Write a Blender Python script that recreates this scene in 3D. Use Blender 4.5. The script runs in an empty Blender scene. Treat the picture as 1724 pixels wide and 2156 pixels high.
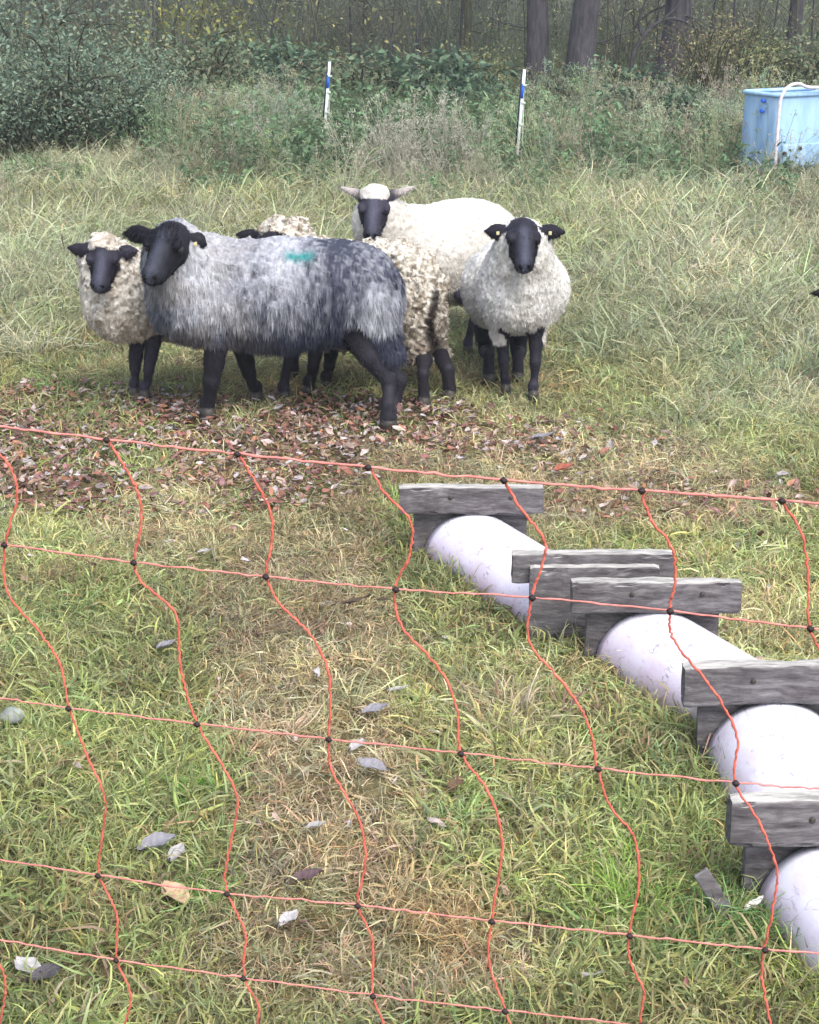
import bpy, math, random
import numpy as np
from mathutils import Vector, Matrix, kdtree
rng = np.random.default_rng(7); random.seed(7)
scene = bpy.context.scene
COL = scene.collection
R = math.radians

# ------------------------------------------------------------------ camera
CAMH = 1.70; FPX = 3529.2; CX, CY = 862.0, 1077.7; PITCH = math.atan((1077.7+132)/FPX)
cam_d = bpy.data.cameras.new("camera"); cam = bpy.data.objects.new("camera", cam_d); COL.objects.link(cam)
cam_d.sensor_fit = 'VERTICAL'; cam_d.sensor_height = 24.0; cam_d.lens = FPX/2155.4*24.0
cam_d.clip_start = 0.05; cam_d.clip_end = 2000
cam.location = (0, 0, CAMH); cam.rotation_euler = (math.pi/2-PITCH, 0, 0)
scene.camera = cam
# ------------------------------------------------------------------ sky, sun, exposure
SUN_EL, SUN_AZ = R(52), R(150)      # azimuth measured from +Y towards +X
world = bpy.data.worlds.new("World"); scene.world = world; world.use_nodes = True
nt = world.node_tree; bg = nt.nodes['Background']
sky = nt.nodes.new('ShaderNodeTexSky'); sky.sky_type = 'NISHITA'; sky.sun_disc = False
sky.sun_elevation = SUN_EL; sky.sun_rotation = SUN_AZ; sky.dust_density = 3.0; sky.air_density = 1.0
hs = nt.nodes.new('ShaderNodeHueSaturation'); hs.inputs['Saturation'].default_value = 0.62
nt.links.new(sky.outputs[0], hs.inputs['Color']); nt.links.new(hs.outputs[0], bg.inputs['Color'])
bg.inputs['Strength'].default_value = 0.15
sl = bpy.data.lights.new("sun", 'SUN'); sl.energy = 1.2; sl.angle = R(35); sl.color = (1.0, 0.97, 0.93)
so = bpy.data.objects.new("sun", sl); COL.objects.link(so)
sd = Vector((math.sin(SUN_AZ)*math.cos(SUN_EL), math.cos(SUN_AZ)*math.cos(SUN_EL), math.sin(SUN_EL)))
so.rotation_euler = sd.to_track_quat('Z', 'Y').to_euler()
scene.view_settings.view_transform = 'Standard'; scene.view_settings.look = 'None'
scene.view_settings.exposure = 1.34; scene.view_settings.gamma = 1.0
scene.render.filter_size = 1.7
try:
    scene.cycles.max_bounces = 4; scene.cycles.diffuse_bounces = 2; scene.cycles.glossy_bounces = 2
    scene.cycles.transmission_bounces = 3; scene.cycles.transparent_max_bounces = 6
except Exception: pass

# ------------------------------------------------------------------ helpers
FW = np.array([0, math.cos(PITCH), -math.sin(PITCH)]); UPV = np.array([0, math.sin(PITCH), math.cos(PITCH)])
def ray(u, v):
    return np.array([(u-CX)/FPX, 0, 0]) + UPV*(-(v-CY)/FPX) + FW
def G(u, v, z=0.0):
    d = ray(u, v); t = (z-CAMH)/d[2]; return np.array([0, 0, CAMH]) + d*t
def W(u, v, Y):
    d = ray(u, v); t = Y/d[1]; return np.array([0, 0, CAMH]) + d*t
def proj(X, Y, Z=0.0):
    dz = Z-CAMH; dep = Y*FW[1]+dz*FW[2]; up = Y*UPV[1]+dz*UPV[2]
    return CX+FPX*X/dep, CY-FPX*up/dep

def tag(o, label=None, cat=None, group=None, kind=None):
    if label: o['label'] = label
    if cat: o['category'] = cat
    if group: o['group'] = group
    if kind: o['kind'] = kind
    return o
def empty(name, loc, label, cat, group=None):
    o = bpy.data.objects.new(name, None); o.location = Vector(loc); o.empty_display_size = 0.1
    COL.objects.link(o); return tag(o, label, cat, group)
def link(name, me, parent=None, mat=None, world_verts=True):
    o = bpy.data.objects.new(name, me); COL.objects.link(o)
    if mat is not None and not me.materials: me.materials.append(mat)
    if parent is not None:
        o.parent = parent
        if world_verts:
            rt = parent; off = Vector(parent.location)
            while rt.parent is not None:
                rt = rt.parent; off = off + Vector(rt.location)
            o.location = -off if rt is parent else Vector((0, 0, 0))
    return o
def mesh_np(name, V, F, col=None, smooth=True, extra=None):
    """V (n,3); F list of int arrays (m,k) or one array"""
    if isinstance(F, np.ndarray): F = [F]
    F = [f for f in F if len(f)]
    me = bpy.data.meshes.new(name); V = np.asarray(V, dtype=np.float32)
    me.vertices.add(len(V)); me.vertices.foreach_set('co', V.ravel())
    idx = np.concatenate([f.ravel() for f in F]).astype(np.int32)
    tot = np.concatenate([np.full(len(f), f.shape[1]) for f in F]); st = np.concatenate([[0], np.cumsum(tot)[:-1]]).astype(np.int32)
    me.loops.add(len(idx)); me.loops.foreach_set('vertex_index', idx)
    me.polygons.add(len(st)); me.polygons.foreach_set('loop_start', st)
    me.update(calc_edges=True)
    me.polygons.foreach_set('use_smooth', np.full(len(st), smooth))
    if col is not None:
        c = np.ones((len(V), 4), dtype=np.float32); c[:, :3] = col
        a = me.color_attributes.new('col', 'FLOAT_COLOR', 'POINT'); a.data.foreach_set('color', c.ravel())
    if extra:
        for k, arr in extra.items():
            a = me.attributes.new(k, 'FLOAT', 'POINT'); a.data.foreach_set('value', np.asarray(arr, dtype=np.float32))
    return me
class MB:
    def __init__(s): s.V = []; s.F3 = []; s.F4 = []; s.C = []; s.n = 0
    def add(s, V, F, col=None):
        V = np.asarray(V, float); s.V.append(V)
        s.C.append(np.broadcast_to(np.ones(3) if col is None else np.asarray(col, float), (len(V), 3)))
        for f in (F if isinstance(F, list) else [F]):
            f = np.asarray(f)
            if len(f): (s.F3 if f.shape[1] == 3 else s.F4).append(f+s.n)
        s.n += len(V)
    def mesh(s, name, smooth=True):
        F = []
        if s.F3: F.append(np.concatenate(s.F3))
        if s.F4: F.append(np.concatenate(s.F4))
        return mesh_np(name, np.concatenate(s.V), F, np.concatenate(s.C), smooth)
def nrm(a):
    a = np.asarray(a, float); return a/np.maximum(np.linalg.norm(a, axis=-1, keepdims=True), 1e-9)
def ribbons(P, D, L, Wd, droop, nseg=3, side=None, curl=0.0, pw=1.4, rg=rng, mid=False):
    """N blades; returns V, F4, t"""
    N = len(P); D = nrm(D)
    if side is None:
        side = nrm(np.cross(D, rg.normal(size=(N, 3))))
    c = nrm(np.cross(D, side))
    t = np.linspace(0, 1, nseg+1)[None, :, None]
    L = np.broadcast_to(L, (N,))[:, None, None]; Wd = np.broadcast_to(Wd, (N,))[:, None, None]; droop = np.broadcast_to(droop, (N,))[:, None, None]
    ph = rg.uniform(0, 6.28, (N, 1, 1))
    pts = P[:, None, :] + L*(D[:, None, :]*t + np.array([0, 0, -1.0])*droop*t**2 + curl*(np.sin(ph+t*4)-np.sin(ph))*c[:, None, :])
    if mid: w = Wd*np.sin(np.pi*np.clip(t*0.93+0.05, 0, 1))**.7
    else: w = Wd*(1-0.92*t**pw)
    A = pts-side[:, None, :]*w*.5; B = pts+side[:, None, :]*w*.5
    V = np.stack([A, B], 2).reshape(-1, 3)
    k = nseg+1
    b = (np.arange(N)*2*k)[:, None]; s = (np.arange(nseg)*2)[None, :]
    q = (b+s)
    F = np.stack([q, q+1, q+3, q+2], -1).reshape(-1, 4)
    return V, F, np.repeat(np.broadcast_to(t[..., 0], (N, k)).reshape(-1), 2)
def tube(pts, rad, n=8, cap=True, jitter=0.0, rg=rng):
    pts = np.asarray(pts, float); rad = np.broadcast_to(rad, (len(pts),))
    T = nrm(np.gradient(pts, axis=0)); up = np.array([0, 0, 1.0]) if abs(T[0][2]) < .9 else np.array([1.0, 0, 0])
    V = []; a = np.linspace(0, 2*np.pi, n, endpoint=False); s = nrm(np.cross(T[0], up))
    for p, t, r in zip(pts, T, rad):
        s = nrm(s-t*np.dot(s, t)); b = np.cross(t, s)
        rr = r*(1+jitter*rg.normal(size=n))
        V.append(p+np.outer(np.cos(a)*rr, s)+np.outer(np.sin(a)*rr, b))
    V = np.concatenate(V); m = len(pts)
    i = np.arange(m-1)[:, None]*n; j = np.arange(n)[None, :]; j2 = (j+1) % n
    F = np.stack([i+j, i+j2, i+n+j2, i+n+j], -1).reshape(-1, 4)
    Fs = [F]
    if cap:
        V = np.concatenate([V, pts[:1], pts[-1:]]); c0 = m*n; jj = np.arange(n)
        Fs.append(np.concatenate([np.stack([np.full(n, c0), (jj+1) % n, jj], -1), np.stack([np.full(n, c0+1), (m-1)*n+jj, (m-1)*n+(jj+1) % n], -1)]))
    return V, Fs
def spline(P, n=8):
    P = np.asarray(P, float); Q = np.vstack([2*P[0]-P[1], P, 2*P[-1]-P[-2]]); out = []
    for i in range(1, len(Q)-2):
        for t in np.linspace(0, 1, n, endpoint=False):
            a, b, c, d = Q[i-1], Q[i], Q[i+1], Q[i+2]
            out.append(.5*((2*b)+(-a+c)*t+(2*a-5*b+4*c-d)*t*t+(-a+3*b-3*c+d)*t**3))
    out.append(P[-1]); return np.array(out)
def bbox(c, size, ax=None, bev=0.004, nsub=1):
    """bevelled box: centre c, size, axes rows"""
    import bmesh
    bm = bmesh.new(); bmesh.ops.create_cube(bm, size=1.0)
    for v in bm.verts: v.co = Vector((v.co.x*size[0], v.co.y*size[1], v.co.z*size[2]))
    if bev: bmesh.ops.bevel(bm, geom=bm.edges[:], offset=bev, segments=2, affect='EDGES', profile=.6)
    ax = np.eye(3) if ax is None else np.asarray(ax)
    V = np.array([v.co[:] for v in bm.verts])@ax+np.asarray(c)
    bm.verts.index_update(); F3 = [[v.index for v in f.verts] for f in bm.faces if len(f.verts) == 3]; F4 = [[v.index for v in f.verts] for f in bm.faces if len(f.verts) == 4]
    bm.free(); return V, [np.array(F3, int).reshape(-1, 3), np.array(F4, int).reshape(-1, 4)]
def vnoise(x, y, sc, seed=0):
    x = np.asarray(x, float)/sc+seed*17.3; y = np.asarray(y, float)/sc-seed*9.1
    xi = np.floor(x).astype(np.int64); yi = np.floor(y).astype(np.int64); fx = x-xi; fy = y-yi
    fx = fx*fx*(3-2*fx); fy = fy*fy*(3-2*fy)
    def h(a, b):
        n = (a*374761393+b*668265263+seed*974711) & 0xffffffff; n = ((n ^ (n >> 13))*1274126177) & 0xffffffff
        return ((n ^ (n >> 16)) & 0xffff)/65535.0
    return (h(xi, yi)*(1-fx)+h(xi+1, yi)*fx)*(1-fy)+(h(xi, yi+1)*(1-fx)+h(xi+1, yi+1)*fx)*fy
_ns = np.random.default_rng(3); NK = _ns.normal(size=(3, 24, 3)); NP = _ns.uniform(0, 6.28, (3, 24))
def sn3(P, sc, oct=0):
    K = NK[oct]/sc; return np.sin(P@K.T+NP[oct]).sum(-1)/math.sqrt(12)
def sm(a, b, x):
    t = np.clip((x-a)/(b-a), 0, 1); return t*t*(3-2*t)

# ------------------------------------------------------------------ materials
def new_mat(name, rough=0.8, spec=0.3):
    m = bpy.data.materials.new(name); m.use_nodes = True; n = m.node_tree.nodes; b = n['Principled BSDF']
    b.inputs['Roughness'].default_value = rough; b.inputs['Specular IOR Level'].default_value = spec
    return m, n, m.node_tree.links, b
def noise_node(n, l, scale, detail=5, vec=None, rough=.6):
    t = n.new('ShaderNodeTexNoise'); t.inputs['Scale'].default_value = scale; t.inputs['Detail'].default_value = detail; t.inputs['Roughness'].default_value = rough
    if vec is not None: l.new(vec, t.inputs['Vector'])
    return t
def ramp(n, l, fac, stops):
    r = n.new('ShaderNodeValToRGB'); e = r.color_ramp.elements
    while len(e) < len(stops): e.new(0.5)
    for k, (p, c) in enumerate(stops): e[k].position = p; e[k].color = (*c, 1)
    l.new(fac, r.inputs['Fac']); return r
def mul(n, l, a, b, fac=1.0, mode='MULTIPLY'):
    x = n.new('ShaderNodeMix'); x.data_type = 'RGBA'; x.blend_type = mode; x.inputs[0].default_value = fac
    l.new(a, x.inputs[6]); l.new(b, x.inputs[7]); return x.outputs[2]
def leafy_mat(name, inst=True, transl=.3, rough=.65):
    m, n, l, b = new_mat(name, rough, .25)
    a = n.new('ShaderNodeAttribute'); a.attribute_name = 'col'; c = a.outputs['Color']
    if inst:
        t = n.new('ShaderNodeAttribute'); t.attribute_type = 'INSTANCER'; t.attribute_name = 'tint'
        c = mul(n, l, a.outputs['Color'], t.outputs['Color'])
    l.new(c, b.inputs['Base Color'])
    tr = n.new('ShaderNodeBsdfTranslucent'); l.new(c, tr.inputs['Color'])
    mx = n.new('ShaderNodeMixShader'); mx.inputs[0].default_value = transl
    l.new(b.outputs[0], mx.inputs[1]); l.new(tr.outputs[0], mx.inputs[2]); l.new(mx.outputs[0], n['Material Output'].inputs[0])
    return m
M_grass = leafy_mat('grass_blade'); M_leaf = leafy_mat('leaf', inst=False); M_litter = leafy_mat('dead_leaf', transl=.1, rough=.5)
def bark_mat(name, c0, c1):
    m, n, l, b = new_mat(name, .9, .15); tc = n.new('ShaderNodeTexCoord'); mp = n.new('ShaderNodeMapping'); mp.inputs['Scale'].default_value = (9, 9, 1.6)
    l.new(tc.outputs['Object'], mp.inputs['Vector']); t = noise_node(n, l, 2.5, 8, mp.outputs[0], .7)
    r = ramp(n, l, t.outputs['Fac'], [(.35, c0), (.65, c1)]); l.new(r.outputs[0], b.inputs['Base Color'])
    bp = n.new('ShaderNodeBump'); bp.inputs['Strength'].default_value = .8; bp.inputs['Distance'].default_value = .03; l.new(t.outputs['Fac'], bp.inputs['Height']); l.new(bp.outputs[0], b.inputs['Normal'])
    return m
M_bark = bark_mat('bark', (.028, .027, .032), (.085, .080, .088)); M_bark2 = bark_mat('mossy_bark', (.03, .035, .022), (.10, .10, .06))
m, n, l, b = new_mat('soil', .95, .1); M_soil = m
tc = n.new('ShaderNodeTexCoord'); t1 = noise_node(n, l, 9, 8, tc.outputs['Object'], .75); t2 = noise_node(n, l, 1.1, 3, tc.outputs['Object'])
r1 = ramp(n, l, t1.outputs['Fac'], [(.3, (.035, .03, .018)), (.5, (.12, .10, .055)), (.68, (.26, .21, .13))])
r2 = ramp(n, l, t2.outputs['Fac'], [(.35, (.75, .9, .6)), (.65, (1, .92, .85))])
l.new(mul(n, l, r1.outputs[0], r2.outputs[0]), b.inputs['Base Color'])
bp = n.new('ShaderNodeBump'); bp.inputs['Strength'].default_value = .7; bp.inputs['Distance'].default_value = .02; l.new(t1.outputs['Fac'], bp.inputs['Height']); l.new(bp.outputs[0], b.inputs['Normal'])
m, n, l, b = new_mat('weathered_wood', .8, .2); M_wood = m
tc = n.new('ShaderNodeTexCoord'); mp = n.new('ShaderNodeMapping'); mp.inputs['Scale'].default_value = (5, 34, 34)
oi = n.new('ShaderNodeObjectInfo'); vm = n.new('ShaderNodeVectorMath'); vm.operation = 'MULTIPLY_ADD'; cmb = n.new('ShaderNodeCombineXYZ'); [l.new(oi.outputs['Random'], cmb.inputs[k]) for k in range(3)]
l.new(cmb.outputs[0], vm.inputs[0]); vm.inputs[1].default_value = (7, 13, 5); l.new(tc.outputs['Object'], vm.inputs[2])
ds = noise_node(n, l, 6, 3, vm.outputs[0]); va = n.new('ShaderNodeVectorMath'); va.operation = 'MULTIPLY_ADD'; l.new(ds.outputs['Color'], va.inputs[0]); va.inputs[1].default_value = (.02, .035, .035); l.new(vm.outputs[0], va.inputs[2]); l.new(va.outputs[0], mp.inputs['Vector'])
t1 = noise_node(n, l, 2.2, 9, mp.outputs[0], .7); t2 = noise_node(n, l, 11, 5, vm.outputs[0])
r1 = ramp(n, l, t1.outputs['Fac'], [(.32, (.05, .045, .048)), (.5, (.125, .116, .122)), (.7, (.25, .24, .245))])
r2 = ramp(n, l, t2.outputs['Fac'], [(.35, (.7, .68, .68)), (.65, (1, 1, 1))])
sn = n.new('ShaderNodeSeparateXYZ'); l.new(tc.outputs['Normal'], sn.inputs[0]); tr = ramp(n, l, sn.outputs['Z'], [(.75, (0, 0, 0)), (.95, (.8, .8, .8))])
tm = n.new('ShaderNodeMix'); tm.data_type = 'RGBA'; l.new(tr.outputs[0], tm.inputs[0]); l.new(mul(n, l, r1.outputs[0], r2.outputs[0]), tm.inputs[6]); r4 = ramp(n, l, t1.outputs['Fac'], [(.35, (.20, .19, .18)), (.6, (.52, .50, .46))]); l.new(r4.outputs[0], tm.inputs[7])  # upward faces blended paler: sky light painted into the bleached wood colour
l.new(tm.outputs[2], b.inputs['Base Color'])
bp = n.new('ShaderNodeBump'); bp.inputs['Strength'].default_value = .6; bp.inputs['Distance'].default_value = .004; l.new(t1.outputs['Fac'], bp.inputs['Height']); l.new(bp.outputs[0], b.inputs['Normal'])
m, n, l, b = new_mat('white_pipe_plastic', .3, .6); M_pipe = m; b.inputs['Specular IOR Level'].default_value = .9
tc = n.new('ShaderNodeTexCoord'); t1 = noise_node(n, l, 5, 7, tc.outputs['Object'], .7)
mp = n.new('ShaderNodeMapping'); mp.inputs['Scale'].default_value = (22, 4, 22); l.new(tc.outputs['Object'], mp.inputs['Vector']); t2 = noise_node(n, l, 3.2, 6, mp.outputs[0], .75)
r1 = ramp(n, l, t1.outputs['Fac'], [(.3, (.68, .57, .66)), (.62, (.82, .85, .95))]); r2 = ramp(n, l, t2.outputs['Fac'], [(.30, (.5, .42, .45)), (.42, (1, 1, 1))])
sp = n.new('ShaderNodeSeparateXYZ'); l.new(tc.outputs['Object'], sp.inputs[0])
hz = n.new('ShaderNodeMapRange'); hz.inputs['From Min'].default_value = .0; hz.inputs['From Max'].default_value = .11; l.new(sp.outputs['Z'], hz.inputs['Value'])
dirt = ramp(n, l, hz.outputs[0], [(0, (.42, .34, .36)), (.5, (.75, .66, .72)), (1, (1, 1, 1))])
wv = n.new('ShaderNodeTexNoise'); wv.inputs['Scale'].default_value = 7; wv.inputs['Detail'].default_value = 3; wv.inputs['Distortion'].default_value = 2.2; l.new(tc.outputs['Object'], wv.inputs['Vector'])
scr = ramp(n, l, wv.outputs['Fac'], [(.485, (1, 1, 1)), (.497, (.25, .2, .2)), (.503, (.25, .2, .2)), (.515, (1, 1, 1))]); n3 = noise_node(n, l, 13, 2, tc.outputs['Object']); msk = ramp(n, l, n3.outputs['Fac'], [(.5, (0, 0, 0)), (.6, (.8, .8, .8))])
sx = n.new('ShaderNodeMix'); sx.data_type = 'RGBA'; l.new(msk.outputs[0], sx.inputs[0]); sx.inputs[6].default_value = (1, 1, 1, 1); l.new(scr.outputs[0], sx.inputs[7])
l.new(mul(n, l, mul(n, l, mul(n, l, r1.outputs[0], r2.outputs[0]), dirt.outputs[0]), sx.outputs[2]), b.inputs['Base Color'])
r3 = ramp(n, l, t1.outputs['Fac'], [(.3, (.38, .38, .38)), (.6, (.2, .2, .2))]); l.new(r3.outputs[0], b.inputs['Roughness'])
m, n, l, b = new_mat('blue_plastic', .45, .4); M_blue = m
tc = n.new('ShaderNodeTexCoord'); mp = n.new('ShaderNodeMapping'); mp.inputs['Scale'].default_value = (3, 3, .8); l.new(tc.outputs['Object'], mp.inputs['Vector']); t1 = noise_node(n, l, 3, 4, mp.outputs[0])
r1 = ramp(n, l, t1.outputs['Fac'], [(.3, (.20, .36, .58)), (.7, (.38, .55, .74))]); l.new(r1.outputs[0], b.inputs['Base Color'])
def plain(name, c, rough=.6, spec=.3, var=.25, sc=30):
    m, n, l, b = new_mat(name, rough, spec); tc = n.new('ShaderNodeTexCoord'); t = noise_node(n, l, sc, 4, tc.outputs['Object'])
    r = ramp(n, l, t.outputs['Fac'], [(.3, tuple(x*(1-var) for x in c)), (.7, tuple(min(1, x*(1+var)) for x in c))]); l.new(r.outputs[0], b.inputs['Base Color']); return m
M_twine = plain('orange_twine', (.52, .12, .085), .6, .2, .35, 60); M_twine2 = plain('pink_twine', (.60, .22, .19), .6, .2, .3, 60)
M_knot = plain('black_knot', (.02, .012, .012), .6); M_whitep = plain('white_post', (.75, .8, .82), .5); M_bluep = plain('blue_band', (.02, .12, .62), .5)
M_green_p = plain('pale_stake', (.45, .52, .42), .6); M_frame = plain('tank_tube', (.62, .56, .58), .5); M_black = plain('black_plastic', (.02, .022, .035), .5)
M_eye = plain('eye_gloss', (.012, .01, .008), .12, .6, .1); M_tagy = plain('yellow_tag', (.55, .50, .26), .5); M_hoof = plain('hoof', (.04, .035, .03), .5)
M_stone = plain('grey_stone', (.22, .24, .22), .85, .2, .4, 25)
def attr_mat(name, rough, bump=.0, sc=60, transl=0, sheen=0):
    m, n, l, b = new_mat(name, rough, .2); a = n.new('ShaderNodeAttribute'); a.attribute_name = 'col'
    tc = n.new('ShaderNodeTexCoord'); t = noise_node(n, l, sc, 5, tc.outputs['Object'], .7); b.inputs['Specular IOR Level'].default_value = .18; r = ramp(n, l, t.outputs['Fac'], [(.3, (.7, .7, .7)), (.7, (1, 1, 1))])
    l.new(mul(n, l, a.outputs['Color'], r.outputs[0]), b.inputs['Base Color'])
    if bump:
        bp = n.new('ShaderNodeBump'); bp.inputs['Strength'].default_value = bump; bp.inputs['Distance'].default_value = .004; l.new(t.outputs['Fac'], bp.inputs['Height']); l.new(bp.outputs[0], b.inputs['Normal'])
    return m
M_skin = attr_mat('sheep_coat', .6, .6, 130); M_wool = attr_mat('wool', .9, 0, 90)

# ------------------------------------------------------------------ ground
def H(x, y):
    x = np.asarray(x, float); y = np.asarray(y, float)
    far = sm(6.8, 9, y)
    rt = sm(.7, 1.4, x)*sm(5.6, 6.6, y)
    k = np.maximum(far, rt)
    return k*(.10*(vnoise(x, y, .9, 1)-.5)+.05*(vnoise(x, y, .4, 2)-.5)) + .012*(vnoise(x, y, .25, 3)-.5)*sm(1.2, 2.2, y)*(1-.7*k) + sm(18, 40, y)*.35*(vnoise(x, y, 5, 4)-.3)
def grid(x0, x1, y0, y1, nx, ny, hf):
    X, Y = np.meshgrid(np.linspace(x0, x1, nx), np.linspace(y0, y1, ny)); V = np.stack([X.ravel(), Y.ravel(), hf(X.ravel(), Y.ravel())], -1)
    i = (np.arange(ny-1)[:, None]*nx+np.arange(nx-1)[None, :]).ravel(); return V, np.stack([i, i+1, i+nx+1, i+nx], -1)
# one sheet: fine near, coarse out to the horizon
xs = np.unique(np.concatenate([np.linspace(-6, 6, 161), np.linspace(-25, 25, 81), np.sign(np.linspace(-1, 1, 31))*np.abs(np.linspace(-1, 1, 31))**3*400]))
ys = np.unique(np.concatenate([np.linspace(-2, 12, 190), np.linspace(12, 50, 100), -np.geomspace(2, 400, 14), np.geomspace(50, 400, 18)]))
X, Y = np.meshgrid(xs, ys); V = np.stack([X.ravel(), Y.ravel(), H(X.ravel(), Y.ravel())], -1); nx = len(xs); ny = len(ys)
i = (np.arange(ny-1)[:, None]*nx+np.arange(nx-1)[None, :]).ravel()
g = link('ground', mesh_np('ground', V, np.stack([i, i+1, i+nx+1, i+nx], -1)), mat=M_soil); tag(g, kind='structure')

# ------------------------------------------------------------------ instanced ground cover
def lib(name, meshes, mat):
    c = bpy.data.collections.new(name)
    for k, me in enumerate(meshes):
        me.materials.append(mat); o = bpy.data.objects.new('%s_%s' % (name, chr(97+k)), me); c.objects.link(o)
    return c
def scatter(name, coll, P, rot, scl, idx, tint, label, cat):
    me = bpy.data.meshes.new(name); me.vertices.add(len(P)); me.vertices.foreach_set('co', np.asarray(P, np.float32).ravel())
    def at(k, t, f, arr):
        a = me.attributes.new(k, t, 'POINT'); a.data.foreach_set(f, arr.ravel())
    at('rot', 'FLOAT_VECTOR', 'vector', np.asarray(rot, np.float32)); at('scl', 'FLOAT_VECTOR', 'vector', np.asarray(scl, np.float32)); at('idx', 'INT', 'value', np.asarray(idx, np.int32))
    c = np.ones((len(P), 4), np.float32); c[:, :3] = tint; at('tint', 'FLOAT_COLOR', 'color', c)
    o = bpy.data.objects.new(name, me); COL.objects.link(o); tag(o, label, cat, kind='stuff')
    ng = bpy.data.node_groups.new(name, 'GeometryNodeTree')
    ng.interface.new_socket('Geometry', in_out='INPUT', socket_type='NodeSocketGeometry'); ng.interface.new_socket('Geometry', in_out='OUTPUT', socket_type='NodeSocketGeometry')
    N = ng.nodes; Lk = ng.links; gi = N.new('NodeGroupInput'); go = N.new('NodeGroupOutput'); ip = N.new('GeometryNodeInstanceOnPoints')
    ci = N.new('GeometryNodeCollectionInfo'); ci.inputs['Collection'].default_value = coll; ci.inputs['Separate Children'].default_value = True; ci.inputs['Reset Children'].default_value = True
    def na(k, t):
        q = N.new('GeometryNodeInputNamedAttribute'); q.data_type = t; q.inputs['Name'].default_value = k; return q.outputs['Attribute']
    Lk.new(gi.outputs[0], ip.inputs['Points']); Lk.new(ci.outputs[0], ip.inputs['Instance']); ip.inputs['Pick Instance'].default_value = True
    Lk.new(na('idx', 'INT'), ip.inputs['Instance Index']); Lk.new(na('rot', 'FLOAT_VECTOR'), ip.inputs['Rotation']); Lk.new(na('scl', 'FLOAT_VECTOR'), ip.inputs['Scale'])
    Lk.new(ip.outputs[0], go.inputs[0]); md = o.modifiers.new('scatter', 'NODES'); md.node_group = ng
    return o
def tuft(nb, L, spread, lean, wd, droop, nseg=3, tanfrac=.3, curl=.08, hue=.03):
    rg = rng; a = rg.uniform(0, 6.283, nb); r = spread*np.sqrt(rg.uniform(0, 1, nb))
    P = np.stack([np.cos(a)*r, np.sin(a)*r, np.full(nb, -.004)], -1)
    b = a+rg.normal(0, .7, nb); ln = np.abs(rg.normal(lean, lean*.5, nb))
    D = np.stack([np.cos(b)*ln, np.sin(b)*ln, np.ones(nb)], -1)
    V, F, t = ribbons(P, D, L*rg.uniform(.45, 1.15, nb), wd*rg.uniform(.6, 1.3, nb), droop*rg.uniform(.3, 1.4, nb), nseg, curl=curl)
    br = rg.uniform(.5, 1.5, nb)[:, None]*(1+hue*rg.normal(size=(nb, 3)))
    tn = rg.uniform(0, 1, nb) < tanfrac
    br = np.where(tn[:, None], br*np.array([1.15, 1.05, .95]), br)
    C = np.repeat(br, 2*(nseg+1), 0)*(1+.15*t[:, None])
    return V, F, np.clip(C, .02, 3)
def tuft_mesh(*a, **k):
    V, F, C = tuft(*a, **k); V[:, 2] = np.maximum(V[:, 2], -.004+np.abs(rng.normal(0, .003, len(V)))); return mesh_np('tuft', V, F, C)
short = [tuft_mesh(24, .095, .04, 1.0, .0056, .55, nseg=4, tanfrac=.35, curl=.16) for _ in range(7)]
mat_ = [tuft_mesh(26, .095, .055, 2.2, .0052, .35, nseg=4, tanfrac=.5, curl=.28) for _ in range(6)]
long_ = [tuft_mesh(46, .22, .06, 1.0, .0046, .8, nseg=5, tanfrac=.45, curl=.2) for _ in range(6)]
def weed():
    mb = MB(); nst = 7
    for s in range(nst):
        a = rng.uniform(0, 6.28); h = rng.uniform(.3, .62); p0 = np.array([rng.normal(0, .05), rng.normal(0, .05), 0]); tip = p0+np.array([math.cos(a)*.16, math.sin(a)*.16, h])
        mid_ = (p0+tip)/2+rng.normal(0, .02, 3); c = spline([p0, mid_, tip], 4); V, F = tube(c, np.linspace(.004, .002, len(c)), 4, False); mb.add(V, F, (1.0, .85, .7))
        nl = 16; tt = rng.uniform(.2, 1, nl); P = c[(tt*(len(c)-1)).astype(int)]; D = rng.normal(size=(nl, 3)); D[:, 2] = D[:, 2]*.4+.2
        V, F, t = ribbons(P, D, rng.uniform(.04, .09, nl), rng.uniform(.018, .034, nl), .4, 3, mid=True); mb.add(V, F, np.repeat(rng.uniform(.6, 1.3, nl), 8)[:, None]*np.array([.85, 1.05, .9]))
    return mb.mesh('weed')
def drystalk():
    mb = MB(); V, F, C = tuft(60, .5, .08, .5, .005, .45, nseg=5, tanfrac=.6, curl=.1); mb.add(V, F, C)
    for s in range(12):
        a = rng.uniform(0, 6.28); h = rng.uniform(.4, .75); p0 = np.array([rng.normal(0, .07), rng.normal(0, .07), 0]); k = rng.uniform(.05, .3)
        c = spline([p0, p0+np.array([math.cos(a)*k*.3, math.sin(a)*k*.3, h*.6]), p0+np.array([math.cos(a)*k, math.sin(a)*k, h])], 4); V, F = tube(c, .0025, 3, False); mb.add(V, F, (1.0, 1.0, .9))
        nl = 14; P = c[-1]+rng.normal(0, .02, (nl, 3))+np.array([0, 0, -.04]); D = rng.normal(size=(nl, 3)); D[:, 2] += .8
        V, F, t = ribbons(P, D, .03, .007, .3, 2); mb.add(V, F, (1.12, 1.1, 1.05))
    return mb.mesh('stalk')
weeds = [weed() for _ in range(5)]; stalks = [drystalk() for _ in range(5)]
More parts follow.
